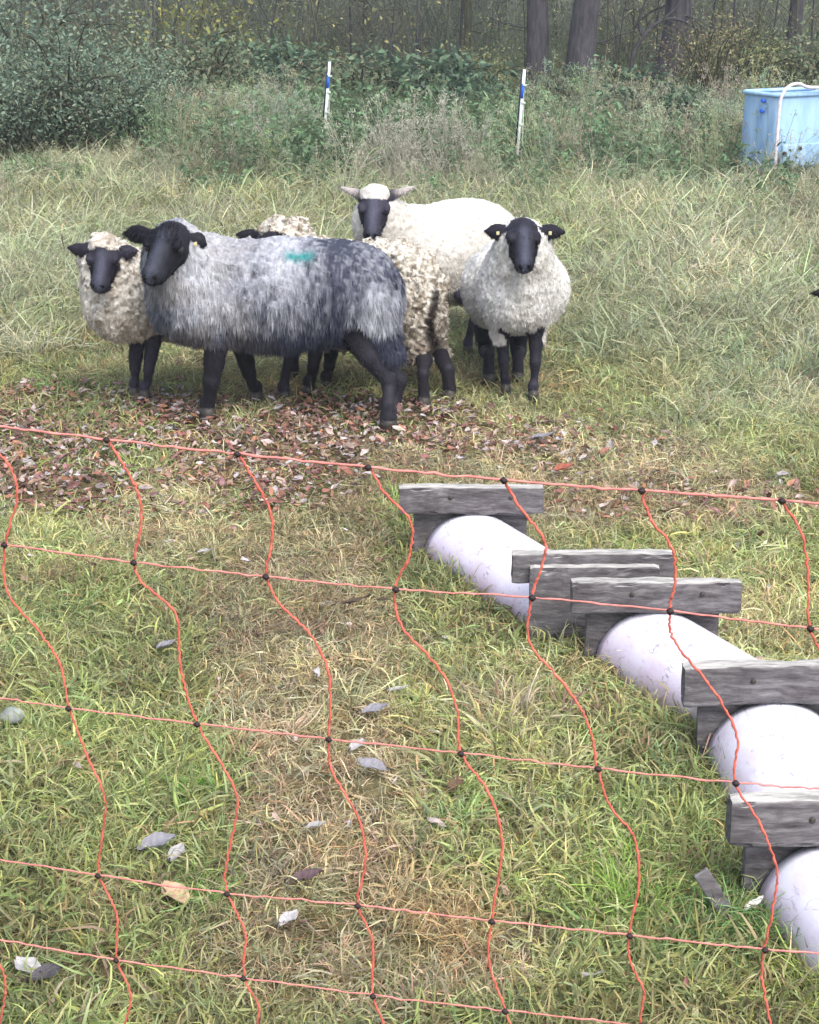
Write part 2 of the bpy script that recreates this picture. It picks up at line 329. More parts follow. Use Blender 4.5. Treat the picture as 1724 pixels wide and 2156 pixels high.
def leafmesh():
    L = rng.uniform(.022, .045); Wd = L*rng.uniform(.35, .6); n = 5; t = np.linspace(-.5, .5, n); w = Wd*np.cos(t*np.pi*.92)**.8
    cu = rng.uniform(-.5, .9); fo = rng.uniform(.1, .8); tw = rng.uniform(-.5, .5)
    V = []
    for ti, wi in zip(t, w):
        for s in (-1, -.5, 0, .5, 1):
            z = .006+L*cu*ti*ti+abs(s)*wi*.5*fo+s*ti*tw*Wd; V.append([ti*L, s*wi*.5*(1+.15*rng.normal()*(abs(s) == 1)), z+rng.normal(0, .0012)])
    V = np.array(V); V[:, 2] -= V[:, 2].min()-.004; i = (np.arange(4)[:, None]*5+np.arange(4)[None, :]).ravel(); F = np.stack([i, i+1, i+6, i+5], -1)
    return mesh_np('leaf', V, F, np.clip(np.repeat(rng.uniform(.8, 1.15), 25)[:, None]*np.ones(3)*(1+.12*rng.normal(size=(25, 1))), .1, 2))
leaves = [leafmesh() for _ in range(10)]
LIB = lib('grass_tuft', short+mat_+long_+weeds+stalks, M_grass); iS, iM, iL, iW, iD = 0, 7, 13, 19, 24
LLIB = lib('litter_leaf', leaves, M_litter)

def el(u, v, cu, cv, ru, rv):           # soft ellipse
    return np.clip(1.35-np.sqrt(((u-cu)/ru)**2+((v-cv)/rv)**2), 0, 1)/.35
def clip1(a): return np.clip(a, 0, 1)
def masks(x, y):
    u, v = proj(x, y, 0.0); nz = vnoise(x, y, .28, 11); nz2 = vnoise(x, y, .15, 12)
    lit = clip1(np.maximum.reduce([el(u, v, 120, 955, 520, 115), el(u, v, 430, 990, 310, 90), .7*el(u, v, 620, 900, 380, 60), .22*el(u, v, 1080, 940, 330, 60)]))*sm(.0, .62, nz+.4*nz2)
    lit = np.maximum(lit, .30*clip1(el(u, v, 1450, 1060, 300, 50)))
    path = clip1(np.maximum.reduce([el(u, v, 620, 1330, 190, 260), el(u, v, 700, 1720, 170, 260), el(u, v, 760, 2020, 330, 130), .8*el(u, v, 1050, 1010, 520, 80), .9*el(u, v, 1420, 1050, 260, 60), .5*el(u, v, 330, 1100, 120, 120)]))
    dry = clip1(path*(.55+.7*nz)+.4*sm(.6, .85, vnoise(x, y, .5, 14)))
    lush = clip1(np.maximum.reduce([el(u, v, 90, 1250, 240, 230), el(u, v, 180, 2000, 330, 170), .8*el(u, v, 150, 1700, 260, 180), .8*el(u, v, 870, 1090, 90, 90), el(u, v, 1320, 1860, 220, 200), .7*el(u, v, 1130, 1440, 300, 200), .7*el(u, v, 420, 430, 560, 120), .5*el(u, v, 1180, 490, 180, 90)]))*(.55+.7*vnoise(x, y, .3, 15))
    return u, v, clip1(lit), dry, clip1(lush)
def scatter_pts(y0, y1, dens, marg=.45):
    n = int((y1-y0)*(.5*(y0+y1)*.5+2*marg)*dens); y = np.sqrt(rng.uniform(y0*y0, y1*y1, n)) if y0 > 1 else rng.uniform(y0, y1, n)
    x = rng.uniform(-1, 1, n)*(.25*y+marg); return x, y
C_green = np.array([.17, .235, .085]); C_yel = np.array([.33, .34, .155]); C_tan = np.array([.43, .39, .25]); C_gry = np.array([.23, .285, .17]); C_pale = np.array([.40, .40, .28]); C_brn = np.array([.25, .20, .12])
gp = dict(P=[], R=[], S=[], I=[], T=[])
def addg(x, y, idx, sc, tint, tilt=.12):
    n = len(x); gp['P'].append(np.stack([x, y, H(x, y)], -1)); gp['R'].append(np.stack([rng.normal(0, tilt, n), rng.normal(0, tilt, n), rng.uniform(0, 6.283, n)], -1))
    gp['S'].append(np.broadcast_to(np.asarray(sc).reshape(-1, 1), (n, 3))*np.stack([np.ones(n), np.ones(n), rng.uniform(.75, 1.25, n)], -1)); gp['I'].append(idx); gp['T'].append(np.clip(tint, .01, 1))
TROUGH_KEEP = []
for (y0, y1, dens) in ((1.5, 3.0, 1000), (3.0, 4.4, 850), (4.4, 6.2, 750), (6.2, 8.5, 480), (8.5, 11.5, 280), (11.5, 17, 100)):
    x, y = scatter_pts(y0, y1, dens); u, v, lit, dry, lush = masks(x, y); n = len(x)
    keep = rng.uniform(0, 1, n) > .78*lit
    x, y, u, v, lit, dry, lush = [q[keep] for q in (x, y, u, v, lit, dry, lush)]; n = len(x)
    rr = rng.uniform(0, 1, n); rt = clip1(sm(.6, 1.3, x)*sm(5.3, 6.5, y)); farl = sm(6.3, 8.5, y)
    lmask = rr < (.04+.30*rt+.20*farl)*(1-.8*lit)
    mmask = (~lmask) & (rng.uniform(0, 1, n) < .30+.6*dry)
    idx = np.where(lmask, iL+rng.integers(0, 6, n), np.where(mmask, iM+rng.integers(0, 6, n), iS+rng.integers(0, 7, n)))
    q = vnoise(x, y, .22, 21)[:, None]; base = C_yel*(1-q)+C_green*q*1.1; base = base*(1-lush[:, None])+lush[:, None]*(C_green*.6+C_yel*.55)
    w = clip1(dry*1.1-.25*lush+rng.normal(0, .22, n))[:, None]; base = base*(1-w)+(C_tan)*w
    bl = (rng.uniform(0, 1, n) < .10+.2*dry*(v > 1000))[:, None]; base = np.where(bl, C_brn*1.1, base)
    wf = clip1(.85*np.maximum(farl, rt)-.35*lush*farl+rng.normal(0, .15, n))[:, None]; base = base*(1-wf)+wf*(C_gry*(1-q)+C_pale*q)
    q2 = vnoise(x, y, .8, 23); base = base*(.70+.6*q2)[:, None]*(.8+.4*vnoise(x, y, .13, 24))[:, None]
    base = base*rng.uniform(.75, 1.3, n)[:, None]*(1+.08*rng.normal(size=(n, 3)))
    sc = rng.uniform(.65, 1.25, n)*(1+.5*sm(6, 10, y))*np.where(lmask, .55+.45*np.maximum(rt, farl), 1)*(1-.35*dry*(~lmask))
    addg(x, y, idx, sc, base)
# lush long clumps seen near the troughs and along the path
for (cu, cv, nn, sp, s, c) in ((1300, 1880, 26, 60, .62, (.22, .36, .08)), (1180, 1290, 14, 40, .55, (.22, .36, .10)), (1060, 1500, 14, 30, .75, (.42, .38, .27)), (1560, 1960, 22, 55, .6, (.14, .27, .09)), (400, 1890, 12, 35, .5, (.16, .30, .08)), (425, 1670, 6, 15, .4, (.16, .42, .06)), (860, 1060, 16, 40, .55, (.22, .33, .10)), (1690, 2100, 16, 50, .6, (.3, .38, .10)), (1380, 1170, 8, 60, .5, (.30, .33, .12)), (100, 1640, 16, 110, .5, (.26, .34, .12)), (1450, 1700, 14, 60, .5, (.26, .33, .12)), (940, 1950, 14, 40, .6, (.40, .30, .16))):
    pts = np.array([G(cu+rng.normal(0, sp), cv+rng.normal(0, sp*.6)) for _ in range(nn)]); addg(pts[:, 0], pts[:, 1], iL+rng.integers(0, 6, nn), s*rng.uniform(.5, 1.1, nn), np.array(c)*rng.uniform(.7, 1.25, (nn, 1)))
# tussocks on the right and behind the sheep
x, y = scatter_pts(5.9, 13.5, 26, .9); u, v, lit, dry, lush = masks(x, y); k = ((u > 1180) | (v < 760)) & (rng.uniform(0, 1, len(x)) < .8) & (vnoise(x, y, .9, 31) > .35)
k &= ~((u > 100) & (u < 1210) & (v > 640)); x, y = x[k], y[k]; n = len(x); q = vnoise(x, y, .6, 33)[:, None]
for rep in range(3):
    xx = x+rng.normal(0, .07, n); yy = y+rng.normal(0, .07, n); addg(xx, yy, iL+rng.integers(0, 6, n), rng.uniform(.9, 1.5, n), (C_gry*(1-q)+C_pale*q)*rng.uniform(.7, 1.2, (n, 1)), .25)
# tall weeds and dry stalks before the wood
x, y = scatter_pts(11.0, 16.5, 50, 1.6); n = len(x); u, v = proj(x, y, 0); dn = vnoise(x, y, 1.1, 41); keep = (rng.uniform(0, 1, n) < sm(10.8, 13.5, y+1.6*(dn-.5)))
left = (u < 330); keep &= ~(left & (y < 13.6)); x, y, dn, u = x[keep], y[keep], dn[keep], u[keep]; n = len(x)
isd = rng.uniform(0, 1, n) < sm(.30, .7, dn)*.55; idx = np.where(isd, iD+rng.integers(0, 5, n), iW+rng.integers(0, 5, n))
cd = np.array([.31, .33, .24]); cw = np.array([.16, .21, .13]); tint = np.where(isd[:, None], cd*(1+.1*rng.normal(size=(n, 3))), cw)*rng.uniform(.7, 1.35, (n, 1)); addg(x, y, idx, rng.uniform(.5, .85, n)*(1-.25*(y < 12.3)), tint, .2)
x, y = scatter_pts(8.8, 12.6, 26, 1.0); u, v = proj(x, y, 0); k = (vnoise(x, y, .8, 43) > .42) & ((u > 1150) | (v < 480)); x, y = x[k], y[k]; n = len(x); isd = rng.uniform(0, 1, n) < .55
addg(x, y, np.where(isd, iD+rng.integers(0, 5, n), iW+rng.integers(0, 5, n)), rng.uniform(.28, .5, n)*(.6+.4*sm(9, 12, y)), np.where(isd[:, None], np.array([.38, .38, .28]), np.array([.20, .25, .15]))*rng.uniform(.7, 1.3, (n, 1)), .35)
k = np.array([G(850+rng.normal(0, 70), 385+rng.normal(0, 12)) for _ in range(40)]); addg(k[:, 0], k[:, 1], iD+rng.integers(0, 5, 40), rng.uniform(.5, .85, 40), np.array([.40, .39, .33])*rng.uniform(.8, 1.2, (40, 1)), .25)
# weeds on the floor of the wood
x, y = scatter_pts(18, 46, 2.2, 3.0); n = len(x); idx = np.where(rng.uniform(0, 1, n) < .6, iW+rng.integers(0, 5, n), iD+rng.integers(0, 5, n)); addg(x, y, idx, rng.uniform(.5, 1.1, n), np.array([.12, .14, .08])*rng.uniform(.6, 1.6, (n, 1)), .25)
I = np.concatenate(gp['I']); P = np.concatenate(gp['P']); Rr = np.concatenate(gp['R']); S = np.concatenate(gp['S']); T = np.concatenate(gp['T'])
mg = I < iL
scatter('grass', LIB, P[mg], Rr[mg], S[mg], I[mg], T[mg], 'short matted green and tan pasture grass', 'grass')
mg = (I >= iL) & (I < iW); scatter('tussock_grass', LIB, P[mg], Rr[mg], S[mg], I[mg], T[mg], 'long pale floppy tussock grass', 'grass')
mg = I >= iW; scatter('tall_weeds', LIB, P[mg], Rr[mg], S[mg], I[mg], T[mg], 'tall weeds and dry stalks along the edge of the wood', 'weeds')
# fallen leaves
LC = np.array([(.27, .12, .09), (.20, .09, .08), (.30, .19, .14), (.36, .27, .23), (.14, .08, .07), (.34, .17, .10), (.40, .33, .31), (.24, .13, .13), (.22, .16, .11)])
def leaf_pts():
    x, y = scatter_pts(4.4, 7.2, 2900); u, v, lit, dry, lush = masks(x, y); k = rng.uniform(0, 1, len(x)) < lit**1.2*.85+.012; return x[k], y[k]
x1, y1 = leaf_pts(); x2, y2 = scatter_pts(1.6, 5.0, 26); u, v, lit, dry, lush = masks(x2, y2); k = rng.uniform(0, 1, len(x2)) < .25+.7*dry; x2, y2 = x2[k], y2[k]
x3, y3 = scatter_pts(17, 45, 6, 3); x = np.concatenate([x1, x2, x3]); y = np.concatenate([y1, y2, y3]); n = len(x)
P = np.stack([x, y, H(x, y)+np.where(y < 17, rng.uniform(.006, .030, n), .03)], -1); ci = rng.integers(0, 9, n); pale = rng.uniform(0, 1, n) < np.where(y < 4.4, .30, .10)
T = np.where(pale[:, None], np.array([.46, .42, .43])*rng.uniform(.6, 1.1, (n, 1)), LC[ci]*rng.uniform(.6, 1.4, (n, 1)))
s = rng.uniform(.45, 1.25, n)*np.where(y > 17, 2.2, 1); scatter('leaf_litter', LLIB, P, np.stack([rng.normal(0, .35, n), rng.normal(0, .35, n), rng.uniform(0, 6.28, n)], -1), np.stack([s]*3, -1), rng.integers(0, 10, n), T, 'red brown and grey fallen leaves covering the bare ground', 'fallen leaves')
# ------------------------------------------------------------------ wood behind the pasture
def branch_mb(mb, p0, d0, L, r0, depth, rg, grav=.0, tips=None):
    n_ = 6; P = [np.array(p0)]; d = nrm(np.array(d0, float))
    for k in range(n_):
        d = nrm(d+rg.normal(0, .16, 3)+np.array([0, 0, grav])); P.append(P[-1]+d*L/n_)
    P = np.array(P); V, F = tube(P, np.linspace(r0, r0*.35, n_+1), 7 if r0 > .03 else 4, r0 > .02); mb.add(V, F)
    if tips is not None and depth <= 1: tips.extend(P[2:])
    if depth > 0:
        for k in range(3 if depth > 1 else 4):
            i = rg.integers(2, n_+1); branch_mb(mb, P[i], nrm(d+rg.normal(0, .75, 3)), L*rg.uniform(.4, .65), r0*.45, depth-1, rg, grav, tips)
def leaf_cloud(C, n, spread, size, rg, cols, flat=.6):
    P = C[rg.integers(0, len(C), n)]+rg.normal(0, spread, (n, 3)); D = rg.normal(size=(n, 3)); D[:, 2] *= flat
    V, F, t = ribbons(P, D, size*rg.uniform(.6, 1.3, n), size*.55*rg.uniform(.7, 1.2, n), .35, 2, rg=rg, mid=True); c = np.array(cols)[rg.integers(0, len(cols), n)]*rg.uniform(.6, 1.35, (n, 1)); return V, F, np.repeat(c, 6, 0)
def tree_mesh(seed, r=.18, h=8.5, lean=0, cols=((.14, .15, .05), (.10, .12, .05), (.22, .19, .06))):
    rg = np.random.default_rng(seed); mb = MB(); P = [np.zeros(3)-[0, 0, .1]]
    for k in range(10): P.append(P[-1]+np.array([rg.normal(0, .05)+lean*h*.1, rg.normal(0, .05), h/10]))
    rad = r*np.linspace(1, .35, 11); rad[0] *= 1.35; V, F = tube(spline(P, 3), np.interp(np.linspace(0, 10, 31), range(11), rad), 16, jitter=.03, rg=rg); mb.add(V, F); tips = []
    for k in range(3):            # dead low twigs
        a = rg.uniform(0, 6.28); z = rg.uniform(.8, 2.6); i = z/h*10; p = np.array([np.interp(i, range(11), np.array(P)[:, q]) for q in range(3)]); branch_mb(mb, p, (math.cos(a), math.sin(a), rg.uniform(-.3, .5)), rg.uniform(.5, 1.1), .014, 1, rg)
    for k in range(9):
        a = k*2.4; i = rg.uniform(4, 10); p = np.array([np.interp(i, range(11), np.array(P)[:, q]) for q in range(3)]); branch_mb(mb, p, (math.cos(a), math.sin(a), .6), h*.26, r*.3, 2, rg, .02, tips)
    tips = np.array(tips); V, F, C = leaf_cloud(tips, 3600, .22, .10, rg, cols); return mb.mesh('trunk'), mesh_np('crown', V, F, C)
TV = [tree_mesh(100+k, r) for k, r in enumerate((.20, .17, .11, .07))]
def tree(u, Y, var, wpx, label, tilt=0.0, rot=None):
    p = W(u, 100, Y); tm, cm = TV[var]; base = (.20, .17, .11, .07)[var]; s = wpx/2*Y/FPX/base
    z = float(H(p[0], Y)); root = empty('tree', (p[0], Y, z), label, 'tree', 'bare trunked trees of the wood'); s2 = np.clip(s, .5, 1.6)
    for nm, me, mt in (('trunk', tm, M_bark if var < 2 else M_bark2), ('crown', cm, M_leaf)):
        o = link(nm, me, root, mt, False); o.scale = (s, s, s2); o.rotation_euler = (0, 0, rng.uniform(0, 6.28) if rot is None else rot)
    root.rotation_euler = (0, tilt, 0); return root
named = [(1137, 18.9, 0, 50, 'stout grey brown trunk, left of the close pair behind the right fence post', -.01), (1226, 18.5, 0, 60, 'stoutest trunk, right of the close pair behind the right fence post', .03),
         (992, 20, 2, 18, 'thin dark trunk midway between the two fence posts and the close pair of trunks', 0), (1405, 19.8, 1, 58, 'broad dark trunk between the close pair and the blue tub', .0), (1676, 20, 1, 32, 'dark trunk rising behind the blue water tub', 0),
         (1500, 27, 2, 26, 'trunk in shade to the left of the blue tub', .02), (610, 26, 3, 13, 'thin trunk left of the left fence post', -.02), (760, 24, 3, 14, 'thin trunk just right of the left fence post', .0), (330, 25, 2, 15, 'thin mossy trunk behind the leaning elder', .03), (180, 22, 3, 12, 'thin stem above the dark bush at left', -.03), (60, 26, 2, 22, 'trunk at the far left above the dark bush', .0), (900, 30, 2, 22, 'distant trunk between the two fence posts', .0)]
for a in named: tree(*a)
for k in range(26):
    Y = 26+k*.95; u = 862+(-1 if k % 2 else 1)*rng.uniform(30, 1250); tree(u, Y, int(rng.integers(0, 4)), rng.uniform(9, 30), 'distant tree among the shaded trunks deep in the wood', rng.normal(0, .02))
# leaning elder: arching bare limb left of the left post
mb = MB(); Ye = 18.6; pts = [W(u, v, Ye) for u, v in ((340, 330), (342, 235), (352, 190), (388, 130), (425, 92), (460, 68), (500, 62))]; V, F = tube(spline(pts, 5), np.linspace(.055, .022, 31), 9, jitter=.04); mb.add(V, F)
for P_ in (((462, 68), (480, 90), (478, 130), (474, 165), (440, 190), (414, 232)), ((388, 130), (370, 100), (365, 60), (380, 10)), ((478, 130), (520, 138), (560, 132)), ((430, 88), (418, 60), (430, 20), (420, -40))):
    V, F = tube(spline([W(u, v, Ye+.05) for u, v in P_], 4), np.linspace(.03, .010, (len(P_)-1)*4+1), 7, jitter=.04); mb.add(V, F)
root = empty('elder_tree', (*pts[0][:2], 0), 'old mossy elder with an arched bare limb, left of the left fence post', 'tree'); link('trunk', mb.mesh('trunk'), root, M_bark2)
rg = np.random.default_rng(5); V, F, C = leaf_cloud(np.array([W(u, v, Ye) for u, v in ((430, 40), (380, 20), (560, 130), (480, 60), (420, 110), (350, 60))]), 700, .22, .06, rg, ((.20, .22, .06), (.12, .15, .06), (.30, .28, .08))); link('crown', mesh_np('crown', V, F, C), root, M_leaf)
mb = MB(); Yb = 19.4; 
for P_, r_ in ((((1318, 300), (1322, 200), (1330, 130), (1352, 78), (1395, 42), (1440, 45), (1490, 75)), .03), (((1352, 78), (1345, 40), (1370, -20)), .02), (((1395, 42), (1430, 10), (1460, -30)), .018)):
    V, F = tube(spline([W(u, v, Yb) for u, v in P_], 4), np.linspace(r_, r_*.45, (len(P_)-1)*4+1), 7, jitter=.04); mb.add(V, F)
p_ = W(1318, 300, Yb); root = empty('bare_sapling', (p_[0], p_[1], 0), 'bare sapling arching over to the right between the stout trunk and the broad dark trunk', 'sapling'); link('stem', mb.mesh('stem'), root, M_bark)
for k in range(44):
    Y_ = rng.uniform(18.0, 24.0); u_ = (k*41.3+rng.uniform(-18, 18)) % 1840-60
    if abs(u_-1180) < 75: continue
    p_ = W(u_, 150, Y_); rg = np.random.default_rng(900+k); mb = MB(); h_ = rg.uniform(1.8, 3.6); ln = rg.normal(0, .22); r_ = rg.uniform(.007, .02); c = spline([[0, 0, 0], [ln*.2, rg.normal(0, .05), h_*.3], [ln*.6+rg.normal(0, .06), 0, h_*.65], [ln*1.3, 0, h_]], 5)
    V, F = tube(c, np.linspace(r_, r_*.3, len(c)), 5, jitter=.05, rg=rg); mb.add(V, F, (.2, .18, .16)); tips = []
    for q in range(9):
        i = rg.integers(3, len(c)); a_ = rg.uniform(0, 6.28); e = c[i]+np.array([math.cos(a_)*.35, math.sin(a_)*.2, rg.uniform(-.1, .45)])*rg.uniform(.5, 1.3); m_ = (c[i]+e)/2+rg.normal(0, .05, 3); cc = spline([c[i], m_, e], 3); V, F = tube(cc, np.linspace(r_*.45, .002, len(cc)), 4, False); mb.add(V, F); tips += [m_, e]
    root = empty('sapling', (p_[0], Y_, float(H(p_[0], Y_))), 'thin bare sapling among the stems at the front of the wood', 'sapling', 'saplings at the front of the wood'); link('stem', mb.mesh('stem'), root, M_bark if k % 2 else M_bark2, False)
    V, F, C = leaf_cloud(np.array(tips), 90, .10, .05, rg, ((.22, .23, .10), (.32, .30, .12), (.16, .19, .11))); link('leaves', mesh_np('leaves', V, F, C), root, M_leaf, False)
# bushes
def bush_mesh(seed, n, hgt, wid, size, cols, nb=26, arch=.4):
    rg = np.random.default_rng(seed); mb = MB(); tips = []
    for k in range(nb):
        a = rg.uniform(0, 6.28); rr = wid*rg.uniform(.1, .5); h = hgt*rg.uniform(.45, 1); c = spline([[rg.normal(0, wid*.12), rg.normal(0, wid*.12), 0], [math.cos(a)*rr*.5, math.sin(a)*rr*.5, h*.8], [math.cos(a)*rr, math.sin(a)*rr, h], [math.cos(a)*rr*(1+arch), math.sin(a)*rr*(1+arch), h*(1-arch*.6)]], 5)
        V, F = tube(c, np.linspace(.012, .004, len(c)), 4, False); mb.add(V, F); tips.extend(c[3:])
    V, F, C = leaf_cloud(np.array(tips), n, .07*hgt+.03, size, rg, cols, .5); return mb.mesh('stems'), mesh_np('leaves', V, F, C)
blue = ((.10, .16, .11), (.14, .21, .15), (.22, .28, .20), (.18, .20, .13)); oliv = ((.16, .19, .07), (.12, .14, .06), (.28, .27, .12), (.10, .13, .07)); grn = ((.09, .15, .09), (.13, .20, .12), (.06, .10, .07))
brn = ((.22, .17, .10), (.28, .25, .12), (.14, .13, .07))
BV = [bush_mesh(300, 4200, 1.25, 1.9, .042, blue, 40), bush_mesh(301, 1700, 1.2, 1.9, .055, oliv, 50, .2), bush_mesh(302, 2400, .65, 1.5, .075, grn, 22), bush_mesh(303, 1500, 1.7, 1.9, .05, brn, 46, .15), bush_mesh(304, 3000, .85, 1.8, .06, ((.10, .15, .09), (.15, .19, .11), (.2, .2, .12)), 40)]
def bush(u, Y, var, s, label, cat='bush', grp='bushes along the edge of the wood', rot=None):
    p = W(u, 200, Y); root = empty('bush', (p[0], Y, float(H(p[0], Y))), label, cat, grp)
    for nm, me, mt in (('stems', BV[var][0], M_bark2), ('leaves', BV[var][1], M_leaf)):
        o = link(nm, me, root, mt, False); o.scale = (s, s, s*rng.uniform(.9, 1.1)); o.rotation_euler = (0, 0, rng.uniform(0, 6.28))
bl = [(20, 13.3, 0, .72, 'dense blue green bush at the left edge of the pasture'), (140, 13.6, 0, .80, 'tall blue green bush second from the left edge'), (245, 14.0, 0, .66, 'blue green bush right of the tall one at left'), (70, 15.0, 0, 1.0, 'tallest blue green bush behind the others at left'), (330, 16.5, 4, .9, 'grey green bramble under the arched elder limb'),
      (450, 16.8, 4, .9, 'grey green bramble below the elder'), (560, 17.2, 2, 1.0, 'leafy green bramble left of the left fence post'), (760, 16.6, 4, .85, 'grey green bramble right of the left fence post'), (900, 16.4, 2, 1.0, 'leafy green bramble between the two fence posts'), (1010, 17.2, 1, .55, 'olive bush before the thin dark trunk'),
      (1180, 16.4, 4, .62, 'bramble at the foot of the close pair of trunks'), (1290, 16.6, 2, .8, 'green bramble right of the stoutest trunk'), (1395, 14.6, 2, .75, 'bright leafy bramble left of the blue tub'), (1480, 16.2, 3, .6, 'brown twiggy bush behind the leafy bramble'), (1560, 17.5, 1, .7, 'olive bush behind the blue tub'), (1690, 17.8, 4, .9, 'bush at the right edge behind the blue tub')]
for b_ in bl: bush(*b_)
# dense undergrowth inside the wood, one mass
UL = lib('undergrowth_twig', [], M_leaf); 
def twig_mesh(seed):
    rg = np.random.default_rng(seed); mb = MB(); tips = []
    for k in range(24):
        a = rg.uniform(0, 6.28); h = rg.uniform(.6, 2.1); p0 = np.array([rg.normal(0, .35), rg.normal(0, .35), 0]); c = spline([p0, p0+[math.cos(a)*.1, math.sin(a)*.1, h*.5], p0+[math.cos(a)*.4*h, math.sin(a)*.4*h, h]], 4)
        c = c+rg.normal(0, .012, c.shape); V, F = tube(c, np.linspace(.012, .005, len(c)), 4, False); g_ = rg.uniform(.6, 1.3); mb.add(V, F, np.array([.20, .185, .17])*g_); tips.extend(c[4:])
        for q in range(3):
            i = rg.integers(3, len(c)); e = c[i]+rg.normal(0, .22, 3); V, F = tube([c[i], (c[i]+e)/2+rg.normal(0, .03, 3), e], .004, 3, False); mb.add(V, F, np.array([.22, .205, .185])*g_); tips.append(e)
    V, F, C = leaf_cloud(np.array(tips), 230, .14, .06, rg, ((.20, .21, .11), (.30, .29, .13), (.14, .16, .10), (.25, .22, .16), (.19, .22, .15))); mb.add(V, F, C); return mb.mesh('twig')
for k in range(6):
    me = twig_mesh(500+k); me.materials.append(M_grass); o = bpy.data.objects.new('undergrowth_twig_%s' % chr(97+k), me); UL.objects.link(o)
ns = 620; y = rng.uniform(22.0, 44, ns); x = rng.uniform(-1, 1, ns)*(.25*y+3.5); k = ~((np.abs(proj(x, y, .5)[0]-1180) < 110) & (y < 21)); x, y = x[k], y[k]; ns = len(x); s = rng.uniform(.45, .95, ns)*(.6+.03*(y-18)); q = vnoise(x, y, 2.2, 51)[:, None]
scatter('undergrowth', UL, np.stack([x, y, H(x, y)], -1), np.stack([rng.normal(0, .1, ns), rng.normal(0, .1, ns), rng.uniform(0, 6.28, ns)], -1), np.stack([s, s, s], -1), rng.integers(0, 6, ns), (np.array([.85, .92, .82])*(1-q)+np.array([.65, .88, .68])*q)*rng.uniform(.6, 1.5, (ns, 1)), 'tangled grey green undergrowth filling the wood', 'undergrowth')

# ------------------------------------------------------------------ sheep
def surface_nets(D, o, h):
    nx, ny, nz = D.shape; s = D < 0
    cs = (nx-1, ny-1, nz-1); acc = np.zeros(cs+(3,), np.float32); cnt = np.zeros(cs, np.float32)
    corners = [(a, b, c) for a in (0, 1) for b in (0, 1) for c in (0, 1)]
    def sub(A, c): return A[c[0]:c[0]+cs[0], c[1]:c[1]+cs[1], c[2]:c[2]+cs[2]]
    for c in corners:
        for ax in range(3):
            if c[ax] == 0:
                e = list(c); e[ax] = 1; a = sub(D, c); b = sub(D, e); m = sub(s, c) != sub(s, e)
                t = np.where(m, a/np.where(m, a-b, 1), 0)
                for k in range(3): acc[..., k] += m*(c[k] + (t if k == ax else 0))
                cnt += m
    act = cnt > 0; idx = -np.ones(cs, np.int64); idx[act] = np.arange(act.sum())
    ijk = np.argwhere(act); V = (ijk+acc[act]/cnt[act][:, None])*h+o
    F = []
    for ax in range(3):
        b1, b2 = [(1, 2), (2, 0), (0, 1)][ax]
        sl0 = [slice(1, -1)]*3; sl1 = [slice(1, -1)]*3; sl0[ax] = slice(0, -1); sl1[ax] = slice(1, None)
        A = s[tuple(sl0)]; B = s[tuple(sl1)]
        for sgn in (0, 1):
            e = np.argwhere((A != B) & (A if sgn == 0 else B)); e = e+np.array([0 if k == ax else 1 for k in range(3)])
            def cell(d1, d2):
                q = e.copy(); q[:, b1] -= d1; q[:, b2] -= d2; return idx[q[:, 0], q[:, 1], q[:, 2]]
            quad = [cell(1, 1), cell(0, 1), cell(0, 0), cell(1, 0)]
            if sgn: quad = quad[::-1]
            F.append(np.stack(quad, -1))
    return V, np.concatenate(F)
def smin(a, b, k):
    h = np.maximum(k-np.abs(a-b), 0)/k; return np.minimum(a, b)-h*h*k*.25
